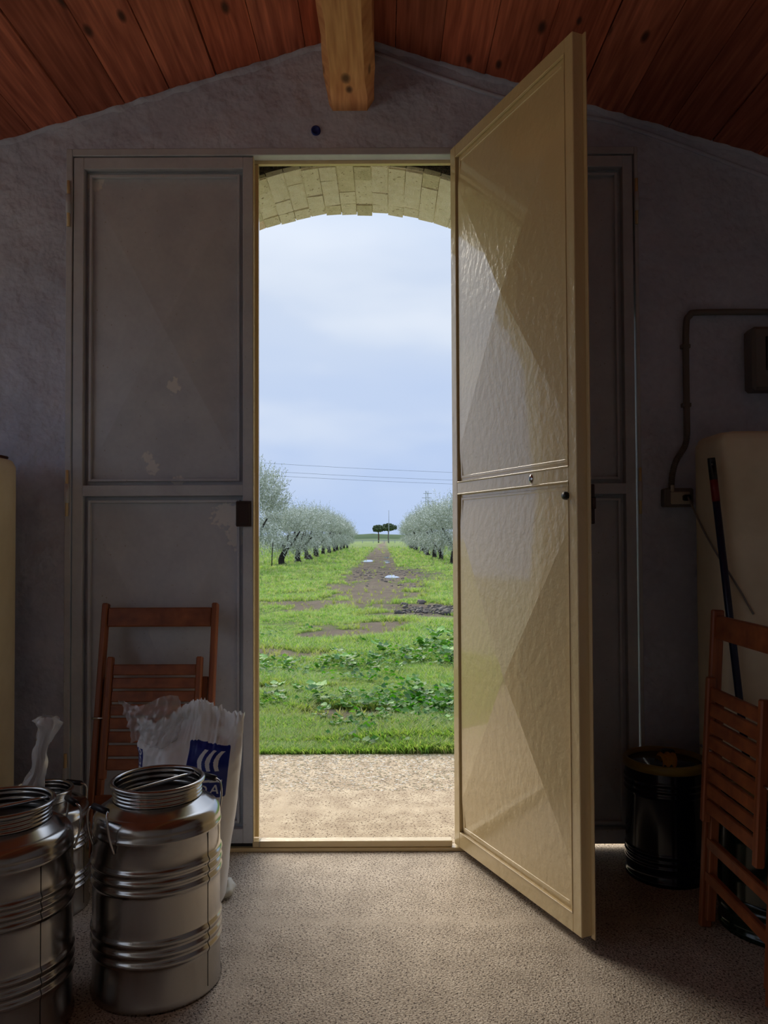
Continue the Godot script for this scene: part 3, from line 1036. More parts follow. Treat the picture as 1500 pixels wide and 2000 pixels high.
# silvery olive crown: feathery shoots that carry narrow leaves
func olive_crown(seed_: int, shoots: int) -> ArrayMesh:
	var r := RandomNumberGenerator.new()
	r.seed = seed_
	var n := noise(seed_, 0.9)
	var st := new_st()
	for i in shoots:
		var dir := Vector3(r.randfn(), r.randfn() * 0.9 + 0.1, r.randfn()).normalized()
		var rad := pow(r.randf(), 0.30)
		var lump := 1.0 + 0.75 * n.get_noise_3dv(dir * 1.5)
		var p := Vector3(dir.x * 1.22, dir.y * 1.0, dir.z * 1.22) * rad * lump + Vector3(0, 1.95, 0)
		var grow := (dir * 0.75 + Vector3(r.randf_range(-0.4, 0.4), 0.75, r.randf_range(-0.4, 0.4))).normalized()
		if dir.y < -0.25:
			grow = (dir * 0.5 + Vector3(r.randf_range(-0.5, 0.5), -0.45, r.randf_range(-0.5, 0.5))).normalized()
		var length := r.randf_range(0.30, 0.85)
		var shade := r.randf()
		for k in 15:
			var f := k / 14.0
			var q := p + grow * length * f
			var out := (grow * 0.7 + Vector3(r.randfn(), r.randfn(), r.randfn()) * 0.55).normalized()
			var side := out.cross(Vector3(r.randfn(), r.randfn(), r.randfn())).normalized() * r.randf_range(0.010, 0.016)
			var tip := q + out * r.randf_range(0.08, 0.14)
			var m := (q + tip) * 0.5
			var c := Color(0.17, 0.21, 0.14).lerp(Color(0.72, 0.76, 0.69), clampf(0.25 + 0.5 * shade + r.randf_range(-0.3, 0.35), 0.0, 1.0))
			st.set_color(c)
			quad(st, q, m + side, tip, m - side, out.cross(side))
	return done(st)

func olive_trunk(seed_: int) -> ArrayMesh:
	var r := RandomNumberGenerator.new()
	r.seed = seed_
	var st := new_st(true)
	var bend := Vector3(r.randf_range(-0.22, 0.22), 0, r.randf_range(-0.15, 0.15))
	var fork := Vector3(0, r.randf_range(0.75, 1.0), 0) + bend
	var body := curve_pts([Vector3(0, -0.1, 0), Vector3(bend.x * -0.4, 0.35, 0), fork], 5)
	var rr := r.randf_range(0.15, 0.22)
	tube(st, [Vector3(0, -0.12, 0), Vector3(0, 0.0, 0), Vector3(0, 0.12, 0)], rr * 1.9, 9, false, rr * 1.0)
	tube(st, body, rr, 9, false, rr * 0.72)
	for k in 5:
		var a := TAU * k / 5.0 + r.randf_range(-0.4, 0.4)
		var e := fork + Vector3(cos(a) * r.randf_range(0.6, 1.1), r.randf_range(0.6, 1.2), sin(a) * r.randf_range(0.6, 1.0))
		tube(st, curve_pts([fork - Vector3(0, 0.1, 0), fork.lerp(e, 0.5) + Vector3(0, -0.1, 0), e], 4), rr * 0.5, 7, false, rr * 0.16)
	return done(st)

func grove() -> void:
	var leaf_m := mat(Color.WHITE, 0.55)
	leaf_m.vertex_color_use_as_albedo = true
	leaf_m.backlight_enabled = true
	leaf_m.backlight = Color(0.25, 0.28, 0.2)
	var bark := mat(Color.WHITE, 0.95)
	bark.albedo_texture = mottled(256, Color(0.15, 0.13, 0.12), Color(0.30, 0.27, 0.24), noise(151, 0.03), noise(152, 0.1), 0.5)
	triplanar(bark, Vector3(1.2, 1.2, 1.2))
	bark.heightmap_enabled = true
	bark.heightmap_texture = M.floor.heightmap_texture
	bark.heightmap_scale = 3.0
	var crowns := []
	var trunks := []
	for k in 5:
		crowns.append(olive_crown(400 + k, 1150))
		trunks.append(olive_trunk(500 + k))
	# distance from the camera, x, scale, height factor, which shape, turn
	var lefts := [[31.0, -5.35, 1.0, 1.30, 0], [37.5, -4.95, 0.88, 1.0, 1], [42.5, -4.75, 0.85, 1.05, 2], [49.0, -4.95, 0.92, 1.1, 3], [55.5, -4.9, 0.95, 1.1, 4], [62.0, -4.9, 1.0, 1.12, 0], [69.5, -5.0, 1.0, 1.05, 1], [77.0, -5.0, 0.98, 1.1, 2], [85.0, -5.2, 1.0, 1.08, 3], [93.0, -5.2, 1.0, 1.12, 4], [102.0, -5.3, 1.0, 1.0, 0], [112.0, -5.4, 1.0, 0.95, 1]]
	var rights := [[38.3, 3.45, 0.92, 1.05, 2], [45.5, 3.35, 0.92, 1.05, 3], [51.0, 3.35, 0.95, 1.12, 0], [58.5, 3.3, 0.95, 1.1, 1], [64.0, 3.4, 1.0, 1.08, 4], [72.0, 3.5, 1.0, 1.15, 2], [80.0, 3.4, 1.0, 1.1, 3], [89.0, 3.5, 1.0, 1.12, 0], [98.0, 3.6, 1.0, 1.1, 1], [108.0, 3.7, 1.0, 1.0, 4]]
	var order := ["first", "second", "third", "fourth", "fifth", "sixth", "seventh", "eighth", "ninth", "tenth", "eleventh", "twelfth"]
	for side in 2:
		var list: Array = lefts if side == 0 else rights
		for i in list.size():
			var t: Array = list[i]
			var words := "silvery olive tree, %s from the barn in the row %s" % [order[i], "facing the closed leaf's chair side" if side == 0 else "below the steel pylon"]
			if side == 0:
				words = "silvery olive tree, %s from the barn in the row opposite the pylon" % order[i]
			if side == 0 and i == 0:
				words = "tallest silvery olive tree, beside the door jamb, first of its row"
			var o := thing("olive_tree", words, "tree", Vector3(t[1], ground_y(t[1], t[0]), 3.0 - t[0]), rng.randf() * TAU, "olive trees in two rows")
			var tr := put(o, "trunk", trunks[t[4]], bark)
			tr.scale = Vector3(t[2], t[2] * t[3], t[2])
			var cr := put(o, "foliage", crowns[t[4]], leaf_m)
			cr.scale = Vector3(t[2], t[2] * t[3], t[2])
			cr.set_meta("kind", "stuff")
	# prop stakes and an old stump in the row
	for s in [[-5.0, 34.2, 1.1, 0.022, "thin wooden stake beside the tallest olive tree"], [-4.55, 52.0, 1.5, 0.03, "thin wooden stake among the middle olive trees"]]:
		var st := new_st(true)
		tube(st, [Vector3(0, -0.1, 0), Vector3(0.02, s[2] * 0.5, 0), Vector3(0.06, s[2], 0)], s[3], 7)
		tag(put(self, "stake", done(st), bark, Vector3(s[0], 0, 3.0 - s[1])), s[4], "stake")
	var st := new_st(true)
	lathe(st, [Vector2(0.30, -0.1), Vector2(0.24, 0.12), Vector2(0.13, 0.32), Vector2(0.09, 0.36), Vector2(0, 0.35)], 9)
	tag(put(self, "tree_stump", done(st), bark, Vector3(-4.55, -0.02, 3.0 - 46.5)), "dark old olive stump between two trees of the row", "stump")

func far_things() -> void:
	var bark := mat(Color(0.34, 0.24, 0.19), 0.9)
	var pine_leaf := mat(Color.WHITE, 0.8)
	pine_leaf.vertex_color_use_as_albedo = true
	# umbrella pines beyond the grove
	for p in [[-2.3, 320.0, 7.0, 2.9, "umbrella pine with a flat crown at the far end of the track"], [1.9, 335.0, 7.9, 3.3, "taller umbrella pine beside the thin utility pole"]]:
		var o := thing("umbrella_pine", p[4], "tree", Vector3(p[0], 0, 3.0 - p[1]), 0.0, "pines beyond the grove")
		var st := new_st(true)
		tube(st, [Vector3(0, -0.2, 0), Vector3(0.05, p[2] * 0.45, 0), Vector3(-0.1, p[2] * 0.82, 0)], 0.28, 8, false, 0.2)
		put(o, "trunk", done(st), bark)
		st = new_st()
		var r := RandomNumberGenerator.new()
		r.seed = int(p[1])
		for i in 2600:
			var v := Vector3(r.randfn(), r.randfn(), r.randfn()).normalized() * pow(r.randf(), 0.4)
			var q := Vector3(v.x * p[3] * (1.0 + 0.2 * sin(v.x * 9.0)), p[2] * 0.82 + v.y * p[2] * 0.24 * (1.0 if v.y > 0.0 else 0.75), v.z * p[3])
			st.set_color(Color(0.05, 0.08, 0.04).lerp(Color(0.14, 0.18, 0.09), r.randf()))
			var a := Vector3(r.randfn(), r.randfn(), r.randfn()).normalized() * 0.32
			var b := a.cross(Vector3(r.randfn(), r.randfn(), r.randfn())).normalized() * 0.22
			quad(st, q - a, q + b, q + a, q - b, a.cross(b))
		put(o, "foliage", done(st), pine_leaf).set_meta("kind", "stuff")
	# lattice pylon
	var grey := mat(Color(0.62, 0.64, 0.66), 0.6)
	var px := 22.4
	var pz := 3.0 - 400.0
	var py := thing("pylon", "tall grey lattice pylon rising behind the olive row", "pylon", Vector3(px, 0, pz))
	var H := 26.6
	var wid := func(y: float) -> float: return lerpf(1.9, 0.62, clampf(y / 20.0, 0.0, 1.0))
	for sx in [-1.0, 1.0]:
		for sz in [-1.0, 1.0]:
			var st := new_st()
			tube(st, [Vector3(sx * wid.call(0.0), 0, sz * wid.call(0.0)), Vector3(sx * wid.call(20.0), 20, sz * wid.call(20.0)), Vector3(sx * wid.call(20.0), H, sz * wid.call(20.0))], 0.11, 4)
			put(py, "leg", done(st), grey)
	for k in 14:
		var y0 := H * k / 14.0
		var y1 := H * (k + 1) / 14.0
		for sz in [-1.0, 1.0]:
			var st := new_st()
			var f := 1.0 if k % 2 == 0 else -1.0
			tube(st, [Vector3(-f * wid.call(y0), y0, sz * wid.call(y0)), Vector3(f * wid.call(y1), y1, sz * wid.call(y1))], 0.06, 4)
			put(py, "brace", done(st), grey)
	var arms := [[-1.9, 25.3], [2.6, 25.3], [-2.6, 23.0], [2.0, 23.0], [-2.0, 21.0], [2.8, 21.0]]
	for a in arms:
		put(py, "cross_arm", box_mesh(Vector3(minf(0, a[0]), a[1] - 0.12, -0.12), Vector3(maxf(0, a[0]), a[1] + 0.12, 0.12)), grey)
	# conductors
	var wire := mat(Color(0.35, 0.37, 0.42), 0.6)
	for c in [[28.2, 34.5, 260.0, "uppermost power line crossing the sky"], [24.5, 31.0, 255.0, "second power line crossing the sky below the uppermost"], [22.5, 29.0, 250.0, "third power line crossing the sky, lowest of the bold three"]]:
		var st := new_st()
		var pts := []
		for k in 25:
			var f := k / 24.0
			var sag := -2.2 * (1.0 - pow(2.0 * f - 1.0, 2.0))
			pts.append(Vector3(lerpf(-110.0, 110.0, f), lerpf(c[1], c[0], f) * 0.93 + sag + 0.8, 3.0 - lerpf(c[2], c[2] + 60.0, f)))
		tube(st, pts, 0.045, 4)
		tag(put(self, "power_line", done(st), wire), "thin grey " + c[3], "power line", "power lines")
	# utility pole and rail fence where the grove ends
	var st := new_st(true)
	tube(st, [Vector3(0, -0.3, 0), Vector3(0, 11.0, 0)], 0.13, 8, false, 0.09)
	tag(put(self, "utility_pole", done(st), mat(Color(0.6, 0.62, 0.66), 0.7), Vector3(1.6, 0, 3.0 - 255.0)), "thin pale utility pole standing before the pines", "pole")
	var fence := thing("rail_fence", "low pale rail fence across the far end of the grove", "fence", Vector3(0, 0, 3.0 - 285.0))
	for y in [0.55, 1.0]:
		put(fence, "rail", box_mesh(Vector3(-60, y - 0.07, -0.05), Vector3(60, y + 0.07, 0.05)), grey)
	for i in 31:
		put(fence, "post", box_mesh(Vector3(-60.1 + i * 4.0, -0.1, -0.1), Vector3(-59.9 + i * 4.0, 1.15, 0.1)), grey)
	# low wooded rise on the horizon
	var hill := mat(Color(0.30, 0.37, 0.25), 0.95)
	for h in [[900.0, 6.0, 0.011, "low dark tree line on the horizon"], [1500.0, 13.0, 0.006, "far wooded rise behind the tree line"]]:
		st = new_st(true)
		var pts := []
		for i in 81:
			var x: float = h[0] * (i / 40.0 - 1.0) * 0.6
			pts.append(Vector3(x, h[1] * (0.7 + 0.9 * mud_noise.get_noise_2d(x * h[2] * 2.0, h[0])), 3.0 - h[0]))
		for i in 80:
			var a: Vector3 = pts[i]
			var b: Vector3 = pts[i + 1]
			quad(st, Vector3(a.x, -1, a.z + 12.0), Vector3(b.x, -1, b.z + 12.0), b, a, Vector3(0, 0.4, 1))
			quad(st, Vector3(a.x, -1, a.z - 60.0), Vector3(b.x, -1, b.z - 60.0), b, a, Vector3(0, 0.4, -1))
		tag(put(self, "horizon_hill", done(st), hill), h[3], "hill", "", "structure")

# ------------------------------------------------------------------ things in the room
func keg(label: String, pos: Vector3, R: float, H: float, rim: float, turn: float, lidded: bool) -> Node3D:
	var o := thing("steel_keg", label, "keg", pos, turn, "stainless steel oil kegs")
	var k := H / 0.547
	var rib := 0.0055
	var prof := [Vector2(0, 0.012), Vector2(R - 0.012, 0.012), Vector2(R - 0.002, 0.004), Vector2(R + 0.003, 0.0), Vector2(R + 0.004, 0.008), Vector2(R - 0.001, 0.0175)]
	for grp in [[0.105, 0.186], [0.286, 0.362]]:
		var a: float = grp[0] * k
		var b: float = grp[1] * k
		prof.append(Vector2(R - 0.001, a - 0.012))
		for j in 25:
			var f := j / 24.0
			prof.append(Vector2(R - 0.001 + rib * (0.5 - 0.5 * cos(f * TAU * 3.0)), lerpf(a, b, f)))
		prof.append(Vector2(R - 0.001, b + 0.012))
	var ys := 0.427 * k
	prof.append_array([Vector2(R - 0.001, ys - 0.006), Vector2(R + 0.001, ys - 0.004), Vector2(R + 0.001, ys + 0.004), Vector2(R - 0.001, ys + 0.006)])
	# shoulder
	var nr := rim - 0.0085
	for j in 9:
		var f := j / 8.0 * PI * 0.42
		prof.append(Vector2(R - 0.032 + 0.031 * cos(f), 0.445 * k + 0.034 * k * sin(f)))
	prof.append(Vector2(nr + 0.012, 0.492 * k))
	prof.append(Vector2(nr + 0.002, 0.497 * k))
	var st := new_st(true)
	lathe(st, prof, 72)
	put(o, "body", done(st), M.steel)
	var body_prof := prof.duplicate()
	# threaded neck with rolled rim, open to a recessed inner lid
	prof = [Vector2(nr + 0.003, 0.494 * k)]
	for j in 25:
		var f := j / 24.0
		prof.append(Vector2(nr + 0.003 * (0.5 - 0.5 * cos(f * TAU * 4.0)), lerpf(0.497 * k, H - 0.012, f)))
	for j in 13:
		var f := PI * (1.35 * j / 12.0) - 0.35 * PI * 0.5
		prof.append(Vector2(nr + 0.004 - 0.0065 * -sin(f + 0.2) * 0.0 + 0.0065 * cos(f), H - 0.0065 + 0.0065 * sin(f)))
	for j in 13:
		var f := j / 12.0
		prof.append(Vector2(nr - 0.003 + 0.0015 * cos(f * TAU * 3.0), lerpf(H - 0.010, H - 0.055, f)))
	st = new_st(true)
	lathe(st, prof, 72)
	var neck := put(o, "neck", done(st), M.steel)
	st = new_st(true)
	lathe(st, [Vector2(nr - 0.003, H - 0.054), Vector2(nr - 0.02, H - 0.056), Vector2(nr - 0.03, H - 0.050), Vector2(0, H - 0.050)], 48)
	var lid := put(o, "inner_lid", done(st), M.lid)
	if lidded:
		st = new_st(true)
		tube(st, [Vector3(-nr + 0.006, H - 0.018, 0), Vector3(-nr + 0.03, H - 0.016, 0), Vector3(nr - 0.03, H - 0.016, 0), Vector3(nr - 0.006, H - 0.018, 0)], 0.0055, 8)
		put(lid, "cross_bar", done(st), M.chrome)
	# weld seam
	var a := deg_to_rad(75.0)
	st = new_st(true)
	var line := []
	for q in body_prof:
		if q.y > 0.016 and q.y < ys and q.x > R - 0.004:
			line.append(Vector3(cos(a) * q.x, q.y, sin(a) * q.x))
	tube(st, line, 0.0012, 6)
	put(neck, "weld_seam", done(st), M.lid)
	# two hinged bail handles with dark grips, facing each other
	for s in [-1.0, 1.0]:
		st = new_st(true)
		var hw := 0.050
		tube(st, curve_pts([Vector3(s * (R - 0.006), 0.40 * k, -hw), Vector3(s * (R + 0.008), 0.445 * k, -hw), Vector3(s * (R + 0.012), 0.492 * k, -hw * 0.9), Vector3(s * (R + 0.004), 0.508 * k, -hw * 0.6), Vector3(s * (R + 0.004), 0.508 * k, hw * 0.6), Vector3(s * (R + 0.012), 0.492 * k, hw * 0.9), Vector3(s * (R + 0.008), 0.445 * k, hw), Vector3(s * (R - 0.006), 0.40 * k, hw)], 6), 0.0032, 8)
		var hd := put(o, "bail_handle", done(st), M.chrome)
		st = new_st(true)
		tube(st, [Vector3(s * (R + 0.004), 0.508 * k, -hw * 0.62), Vector3(s * (R + 0.004), 0.508 * k, hw * 0.62)], 0.0085, 10)
		put(hd, "grip", done(st), M.grip)
	return o

func kegs() -> void:
	keg("stainless steel keg standing right before the white plastic sack", Vector3(-0.628, 0, 0.858), 0.17, 0.547, 0.1255, deg_to_rad(51.0), true)
	keg("stainless steel keg between the cream tank and the keg before the sack", Vector3(-0.967, 0, 1.046), 0.17, 0.547, 0.1255, deg_to_rad(42.0), true)
	keg("small stainless steel keg behind the others with a clear bag in its mouth", Vector3(-1.142, 0, 0.44), 0.155, 0.385, 0.105, deg_to_rad(70.0), false)
	# clear bag bunched up in the mouth of the small keg
	var st := new_st(true)
	var n := noise(161, 3.0)
	var rings := []
	var ax := curve_pts([Vector3(-0.035, 0.34, 0.02), Vector3(-0.02, 0.39, 0.02), Vector3(0.005, 0.45, 0.02), Vector3(0.012, 0.52, 0.015), Vector3(0.03, 0.585, 0.01), Vector3(0.028, 0.622, 0.01)], 5)
	for i in ax.size():
		var f := float(i) / (ax.size() - 1)
		var rad := lerpf(0.060, 0.02, smoothstep(0.0, 0.38, f)) + 0.016 * smoothstep(0.62, 0.9, f) - 0.012 * smoothstep(0.93, 1.0, f)
		var ring := []
		for k in 22:
			var w := TAU * k / 22.0
			var q: float = rad * (1.0 + 0.45 * absf(sin(w * 3.0 + f * 6.0)) - 0.3 + 0.22 * sin(w * 9.0 - f * 5.0) + 0.55 * n.get_noise_3d(cos(w) * 0.6, sin(w) * 0.6, f * 2.4))
			ring.append(ax[i] + Vector3(cos(w) * q, 0, sin(w) * q * 0.8))
		rings.append(ring)
	for i in rings.size() - 1:
		for k in 22:
			quad(st, rings[i][k], rings[i][(k + 1) % 22], rings[i + 1][(k + 1) % 22], rings[i + 1][k], rings[i][k] - ax[i])
	tag(put(self, "plastic_bag", done(st), M.clear_plastic, Vector3(-1.142, 0, 0.44)), "clear plastic bag gathered upright in the small keg's mouth", "bag")

func folding_chair(label: String, pos: Vector3, turn: float, lean: float) -> void:
	var o := thing("folding_chair", label, "chair", pos, 0.0, "folded wooden chairs")
	o.rotation = Vector3(0, turn, 0)
	o.basis = Basis(Vector3.UP, turn) * Basis(Vector3(1, 0, 0), lean)
	for s in [-1.0, 1.0]:
		put(o, "rail", box_mesh(Vector3(s * 0.209 - 0.011, 0.0, -0.018), Vector3(s * 0.209 + 0.011, 0.975, 0.018), 0.004), M.chair_up)
		put(o, "leg", box_mesh(Vector3(s * 0.183 - 0.010, 0.03, -0.0175), Vector3(s * 0.183 + 0.010, 0.70, 0.010), 0.003), M.chair_up)
		put(o, "seat_rail", box_mesh(Vector3(s * 0.166 - 0.0115, 0.335, 0.0175), Vector3(s * 0.166 + 0.0115, 0.772, 0.044), 0.004), M.chair_up)
		var st := new_st(true)
		tube(st, [Vector3(s * 0.150, 0.55, 0.029), Vector3(s * 0.2215, 0.55, 0.029)], 0.004, 8)
		put(o, "pivot_pin", done(st), M.chrome)
	put(o, "backrest", box_mesh(Vector3(-0.198, 0.886, -0.010), Vector3(0.198, 0.958, 0.010), 0.004), M.chair_across)
	for k in 8:
		var y := 0.367 + k * 0.0482
		put(o, "slat", box_mesh(Vector3(-0.155, y, 0.022), Vector3(0.155, y + 0.0395, 0.036), 0.003), M.chair_across)
	for y in [0.262, 0.160]:
		put(o, "rung", box_mesh(Vector3(-0.198, y - 0.017, -0.008), Vector3(0.198, y + 0.017, 0.012), 0.003), M.chair_across)

func chairs() -> void:
	folding_chair("folded brown wooden chair leaning on the closed door leaf behind the sack", Vector3(-0.855, 0.004, 0.235), 0.0, deg_to_rad(-11.0))
	folding_chair("folded brown wooden chair standing before the dark drums", Vector3(0.985, 0.004, 0.805), deg_to_rad(-90.0), deg_to_rad(-3.2))

# white woven-plastic sack with its blue print
func sack() -> void:
	var w := 512
	var im := Image.create(w, w, false, Image.FORMAT_RGB8)
	im.fill(Color(0.95, 0.95, 0.95))
	var blue := Color(0.06, 0.16, 0.52)
	var white := Color(0.93, 0.94, 0.95)
	# front spans u 0..0.5; v = 0 at the top. One front unit: 0.32 m by 0.68 m
	var U := func(x: float) -> float: return (x / 0.32 + 0.5) * 0.5 * w
	var V := func(y: float) -> float: return (1.0 - y / 0.68) * w
	for py in w:
		for px in w:
			var x := ((px + 0.5) / w / 0.5 - 0.5) * 0.32
			var y := (1.0 - (py + 0.5) / w) * 0.68
			var corner := Vector2(maxf(absf(x - 0.072) - 0.054, 0.0), maxf(absf(y - 0.4875 + (x - 0.072) * 0.06) - 0.0765, 0.0)).length()
			if corner < 0.006:
				var c := blue
				var lx := x - 0.012
				var ly := y - 0.405 + (x - 0.072) * 0.06
				# three leaning crescents
				for j in 3:
					var top := 0.146
					var f := (top - ly) / 0.062
					if f > 0.0 and f < 1.0:
						var bow := sin(f * PI) * 0.011 - (1.0 - f) * 0.010
						var cx := 0.044 + j * 0.024 - bow
						if absf(lx - cx) < 0.0072 - 0.003 * absf(f - 0.5):
							c = white
				if ly < 0.056 and ly > 0.048 and lx > 0.02 and lx < 0.108:
					c = white
				# letters D and A
				if ly > 0.012 and ly < 0.040:
					var g := (ly - 0.012) / 0.028
					var half := 0.011 * (1.0 - g) + 0.0025
					var ax := absf(lx - 0.088 - g * 0.003)
					if (ax < half and ax > half - 0.0052) or (g > 0.25 and g < 0.42 and ax < half):
						c = white
					var q := Vector2((lx - 0.052) / 0.016, (g - 0.5) * 2.0)
					if (q.x > 0.0 and q.length() < 1.0 and q.length() > 0.68) or (q.x > -0.25 and q.x < 0.08):
						c = white
				im.set_pixel(px, py, c)
			elif x < -0.132 and y > 0.46 and y < 0.555:
				var c := blue
				var q := Vector2((x + 0.147) / 0.008, fposmod(y - 0.46, 0.032) / 0.016 - 1.0)
				if q.length() < 0.95 and q.length() > 0.45:
					c = white
				im.set_pixel(px, py, c)
	var m := mat(Color.WHITE, 0.38)
	m.albedo_texture = tex(im)
	m.backlight_enabled = true
	m.backlight = Color(0.5, 0.5, 0.5)
	var o := thing("plastic_sack", "white plastic sack with a blue printed logo behind the steel keg", "sack", Vector3(-0.655, 0.002, 0.49), deg_to_rad(-4.0))
	var n := noise(171, 7.0)
	var crease := noise(172, 16.0, FastNoiseLite.TYPE_SIMPLEX, 3)
	crease.fractal_type = FastNoiseLite.FRACTAL_RIDGED
	var nu := 96
	var nv := 72
	var P := func(u: float, v: float) -> Array:
		# u 0..1 front from one side to the other, 1..2 back again; v from floor to mouth
		var front := u <= 1.0
		var s: float = u * 2.0 - 1.0 if front else 3.0 - u * 2.0
		var y := v * 0.66
		var a := lerpf(0.140, 0.170, smoothstep(0.1, 0.8, v)) - 0.05 * pow(1.0 - minf(v / 0.12, 1.0), 2.0)
		var b := lerpf(0.095, 0.075, v) * (1.0 - 0.86 * smoothstep(0.70, 0.97, v)) * (1.0 - 0.25 * pow(1.0 - minf(v / 0.1, 1.0), 2.0))
		var z := b * pow(maxf(1.0 - pow(absf(s), 2.6), 0.0), 0.55) * (1.0 if front else -1.0)
		var x := a * s + 0.030 * v
		var amp := 0.004 + 0.013 * smoothstep(0.55, 1.0, v)
		var q := Vector3(x, y, z)
		var d := n.get_noise_3d(x * 0.9, y * 0.9, z + (0.0 if front else 3.0)) * amp * 1.4 + (crease.get_noise_3d(x * 0.36, y * 0.30, z * 0.4) - 0.3) * amp * 0.7
		q += Vector3(s * 0.4 * d, 0, (1.0 if front else -1.0) * d)
		# the mouth sags at one side and stands up at the other
		q.y += smoothstep(0.75, 1.0, v) * (0.022 * sin(s * 4.0 + 1.0) - 0.035 * smoothstep(0.1, -1.0, s) + n.get_noise_2d(s * 2.0, 9.0) * 0.02)
		return [q, Vector2((s + 1.0) * 0.25 if front else 0.75, 1.0 - v)]
	var st := new_st(true)
	for j in nv:
		for i in nu * 2:
			var c := []
			for e in [[0, 0], [1, 0], [1, 1], [0, 1]]:
				c.append(P.call(float(i + e[0]) / nu, float(j + e[1]) / nv))
			for k in [0, 2, 1, 0, 3, 2]:
				st.set_uv(c[k][1])
				st.add_vertex(c[k][0])
	st.index()
	put(o, "body", done(st), m)
	# clear inner liner flopping out of the mouth
	st = new_st(true)
	var rows := []
	for j in 15:
		var v := j / 14.0
		var row := []
		for i in 25:
			var u := i / 24.0
			var x := lerpf(-0.155 - 0.045 * v, -0.010 + 0.02 * sin(v * 3.0), u)
			var y := 0.55 + v * 0.125 + 0.012 * sin(u * 7.0 + v * 2.0) + 0.02 * u * v
			var z := 0.030 + 0.030 * sin(u * PI) * (1.0 - v * 0.4) + 0.022 * crease.get_noise_2d(u * 0.22, v * 0.2)
			row.append(Vector3(x, y, z))
		rows.append(row)
	for j in 14:
		for i in 24:
			quad(st, rows[j][i], rows[j][i + 1], rows[j + 1][i + 1], rows[j + 1][i], Vector3(0, 0, 1))
	put(o, "liner", done(st), M.clear_plastic)
	# scrap of the same plastic on the floor
	st = new_st(true)
	var r2 := []
	for k in 9:
		var ph := PI * k / 8.0
		var ring := []
		for j in 14:
			var th := TAU * j / 14.0
			var v := Vector3(sin(ph) * cos(th) * 0.030, cos(ph) * 0.022, sin(ph) * sin(th) * 0.045)
			ring.append(v * (1.0 + 0.7 * crease.get_noise_3dv(v * 1.8)) + Vector3(0, 0.020, 0))
		r2.append(ring)
	for k in 8:
		for j in 14:
			quad(st, r2[k][j], r2[k][(j + 1) % 14], r2[k + 1][(j + 1) % 14], r2[k + 1][j], (r2[k][j] as Vector3) + r2[k + 1][j] - Vector3(0, 0.04, 0))
	tag(put(self, "plastic_scrap", done(st), M.white_plastic, Vector3(-0.548, 0.002, 0.365)), "small crumpled white plastic scrap on the floor beside the keg", "scrap")

func drum(label: String, pos: Vector3, R: float, H: float, m: Material) -> Node3D:
	var o := thing("metal_drum", label, "drum", pos, 0.0, "lacquered metal drums")
	var prof := [Vector2(0, 0.006), Vector2(R - 0.004, 0.006), Vector2(R + 0.002, 0.0), Vector2(R + 0.003, 0.016), Vector2(R, 0.018)]
	for grp in [[0.05, 0.115], [H - 0.12, H - 0.055]]:
		for j in 17:
			var f := j / 16.0
			prof.append(Vector2(R + 0.004 * (0.5 - 0.5 * cos(f * TAU * 3.0)), lerpf(grp[0], grp[1], f)))
	prof.append_array([Vector2(R, H - 0.03), Vector2(R - 0.004, H - 0.02), Vector2(R - 0.012, H - 0.016), Vector2(0, H - 0.016)])
	var st := new_st(true)
	lathe(st, prof, 64)
	put(o, "body", done(st), m)
	st = new_st(true)
	lathe(st, [Vector2(R + 0.001, H - 0.032), Vector2(R + 0.006, H - 0.030), Vector2(R + 0.006, H - 0.004), Vector2(R + 0.002, H), Vector2(R - 0.006, H - 0.001), Vector2(R - 0.008, H - 0.0175)], 64)
	put(o, "rim_band", done(st), M.drum_rim)
	st = new_st(true)
	lathe(st, [Vector2(0.026, H - 0.016), Vector2(0.026, H + 0.006), Vector2(0.022, H + 0.010), Vector2(0, H + 0.010)], 24, at(0.03, 0, -0.05))
	put(o, "cap", done(st), M.black)
	return o

func rounded_box(lo: Vector3, hi: Vector3, r: float) -> ArrayMesh:
	var st := new_st(true)
	var c := (lo + hi) * 0.5
	var h := (hi - lo) * 0.5
	var inner := h - Vector3(r, r, r)
	var n := 10
	for ax in 3:
		for s in [-1.0, 1.0]:
			var g := []
			for i in n + 1:
				var row := []
				for j in n + 1:
					var q := Vector3.ZERO
					q[ax] = s
					# crowd the grid towards the edges
					q[(ax + 1) % 3] = sin(PI * 0.5 * (2.0 * i / n - 1.0))
					q[(ax + 2) % 3] = sin(PI * 0.5 * (2.0 * j / n - 1.0))
					var p := q * h
					var core := p.clamp(-inner, inner)
					var d := p - core
					row.append(c + core + (d.normalized() * r if d.length() > 1e-6 else Vector3.ZERO))
				g.append(row)
			for i in n:
				for j in n:
					var m: Vector3 = (g[i][j] + g[i + 1][j + 1]) * 0.5
					quad(st, g[i][j], g[i + 1][j], g[i + 1][j + 1], g[i][j + 1], m - c)
	return done(st)

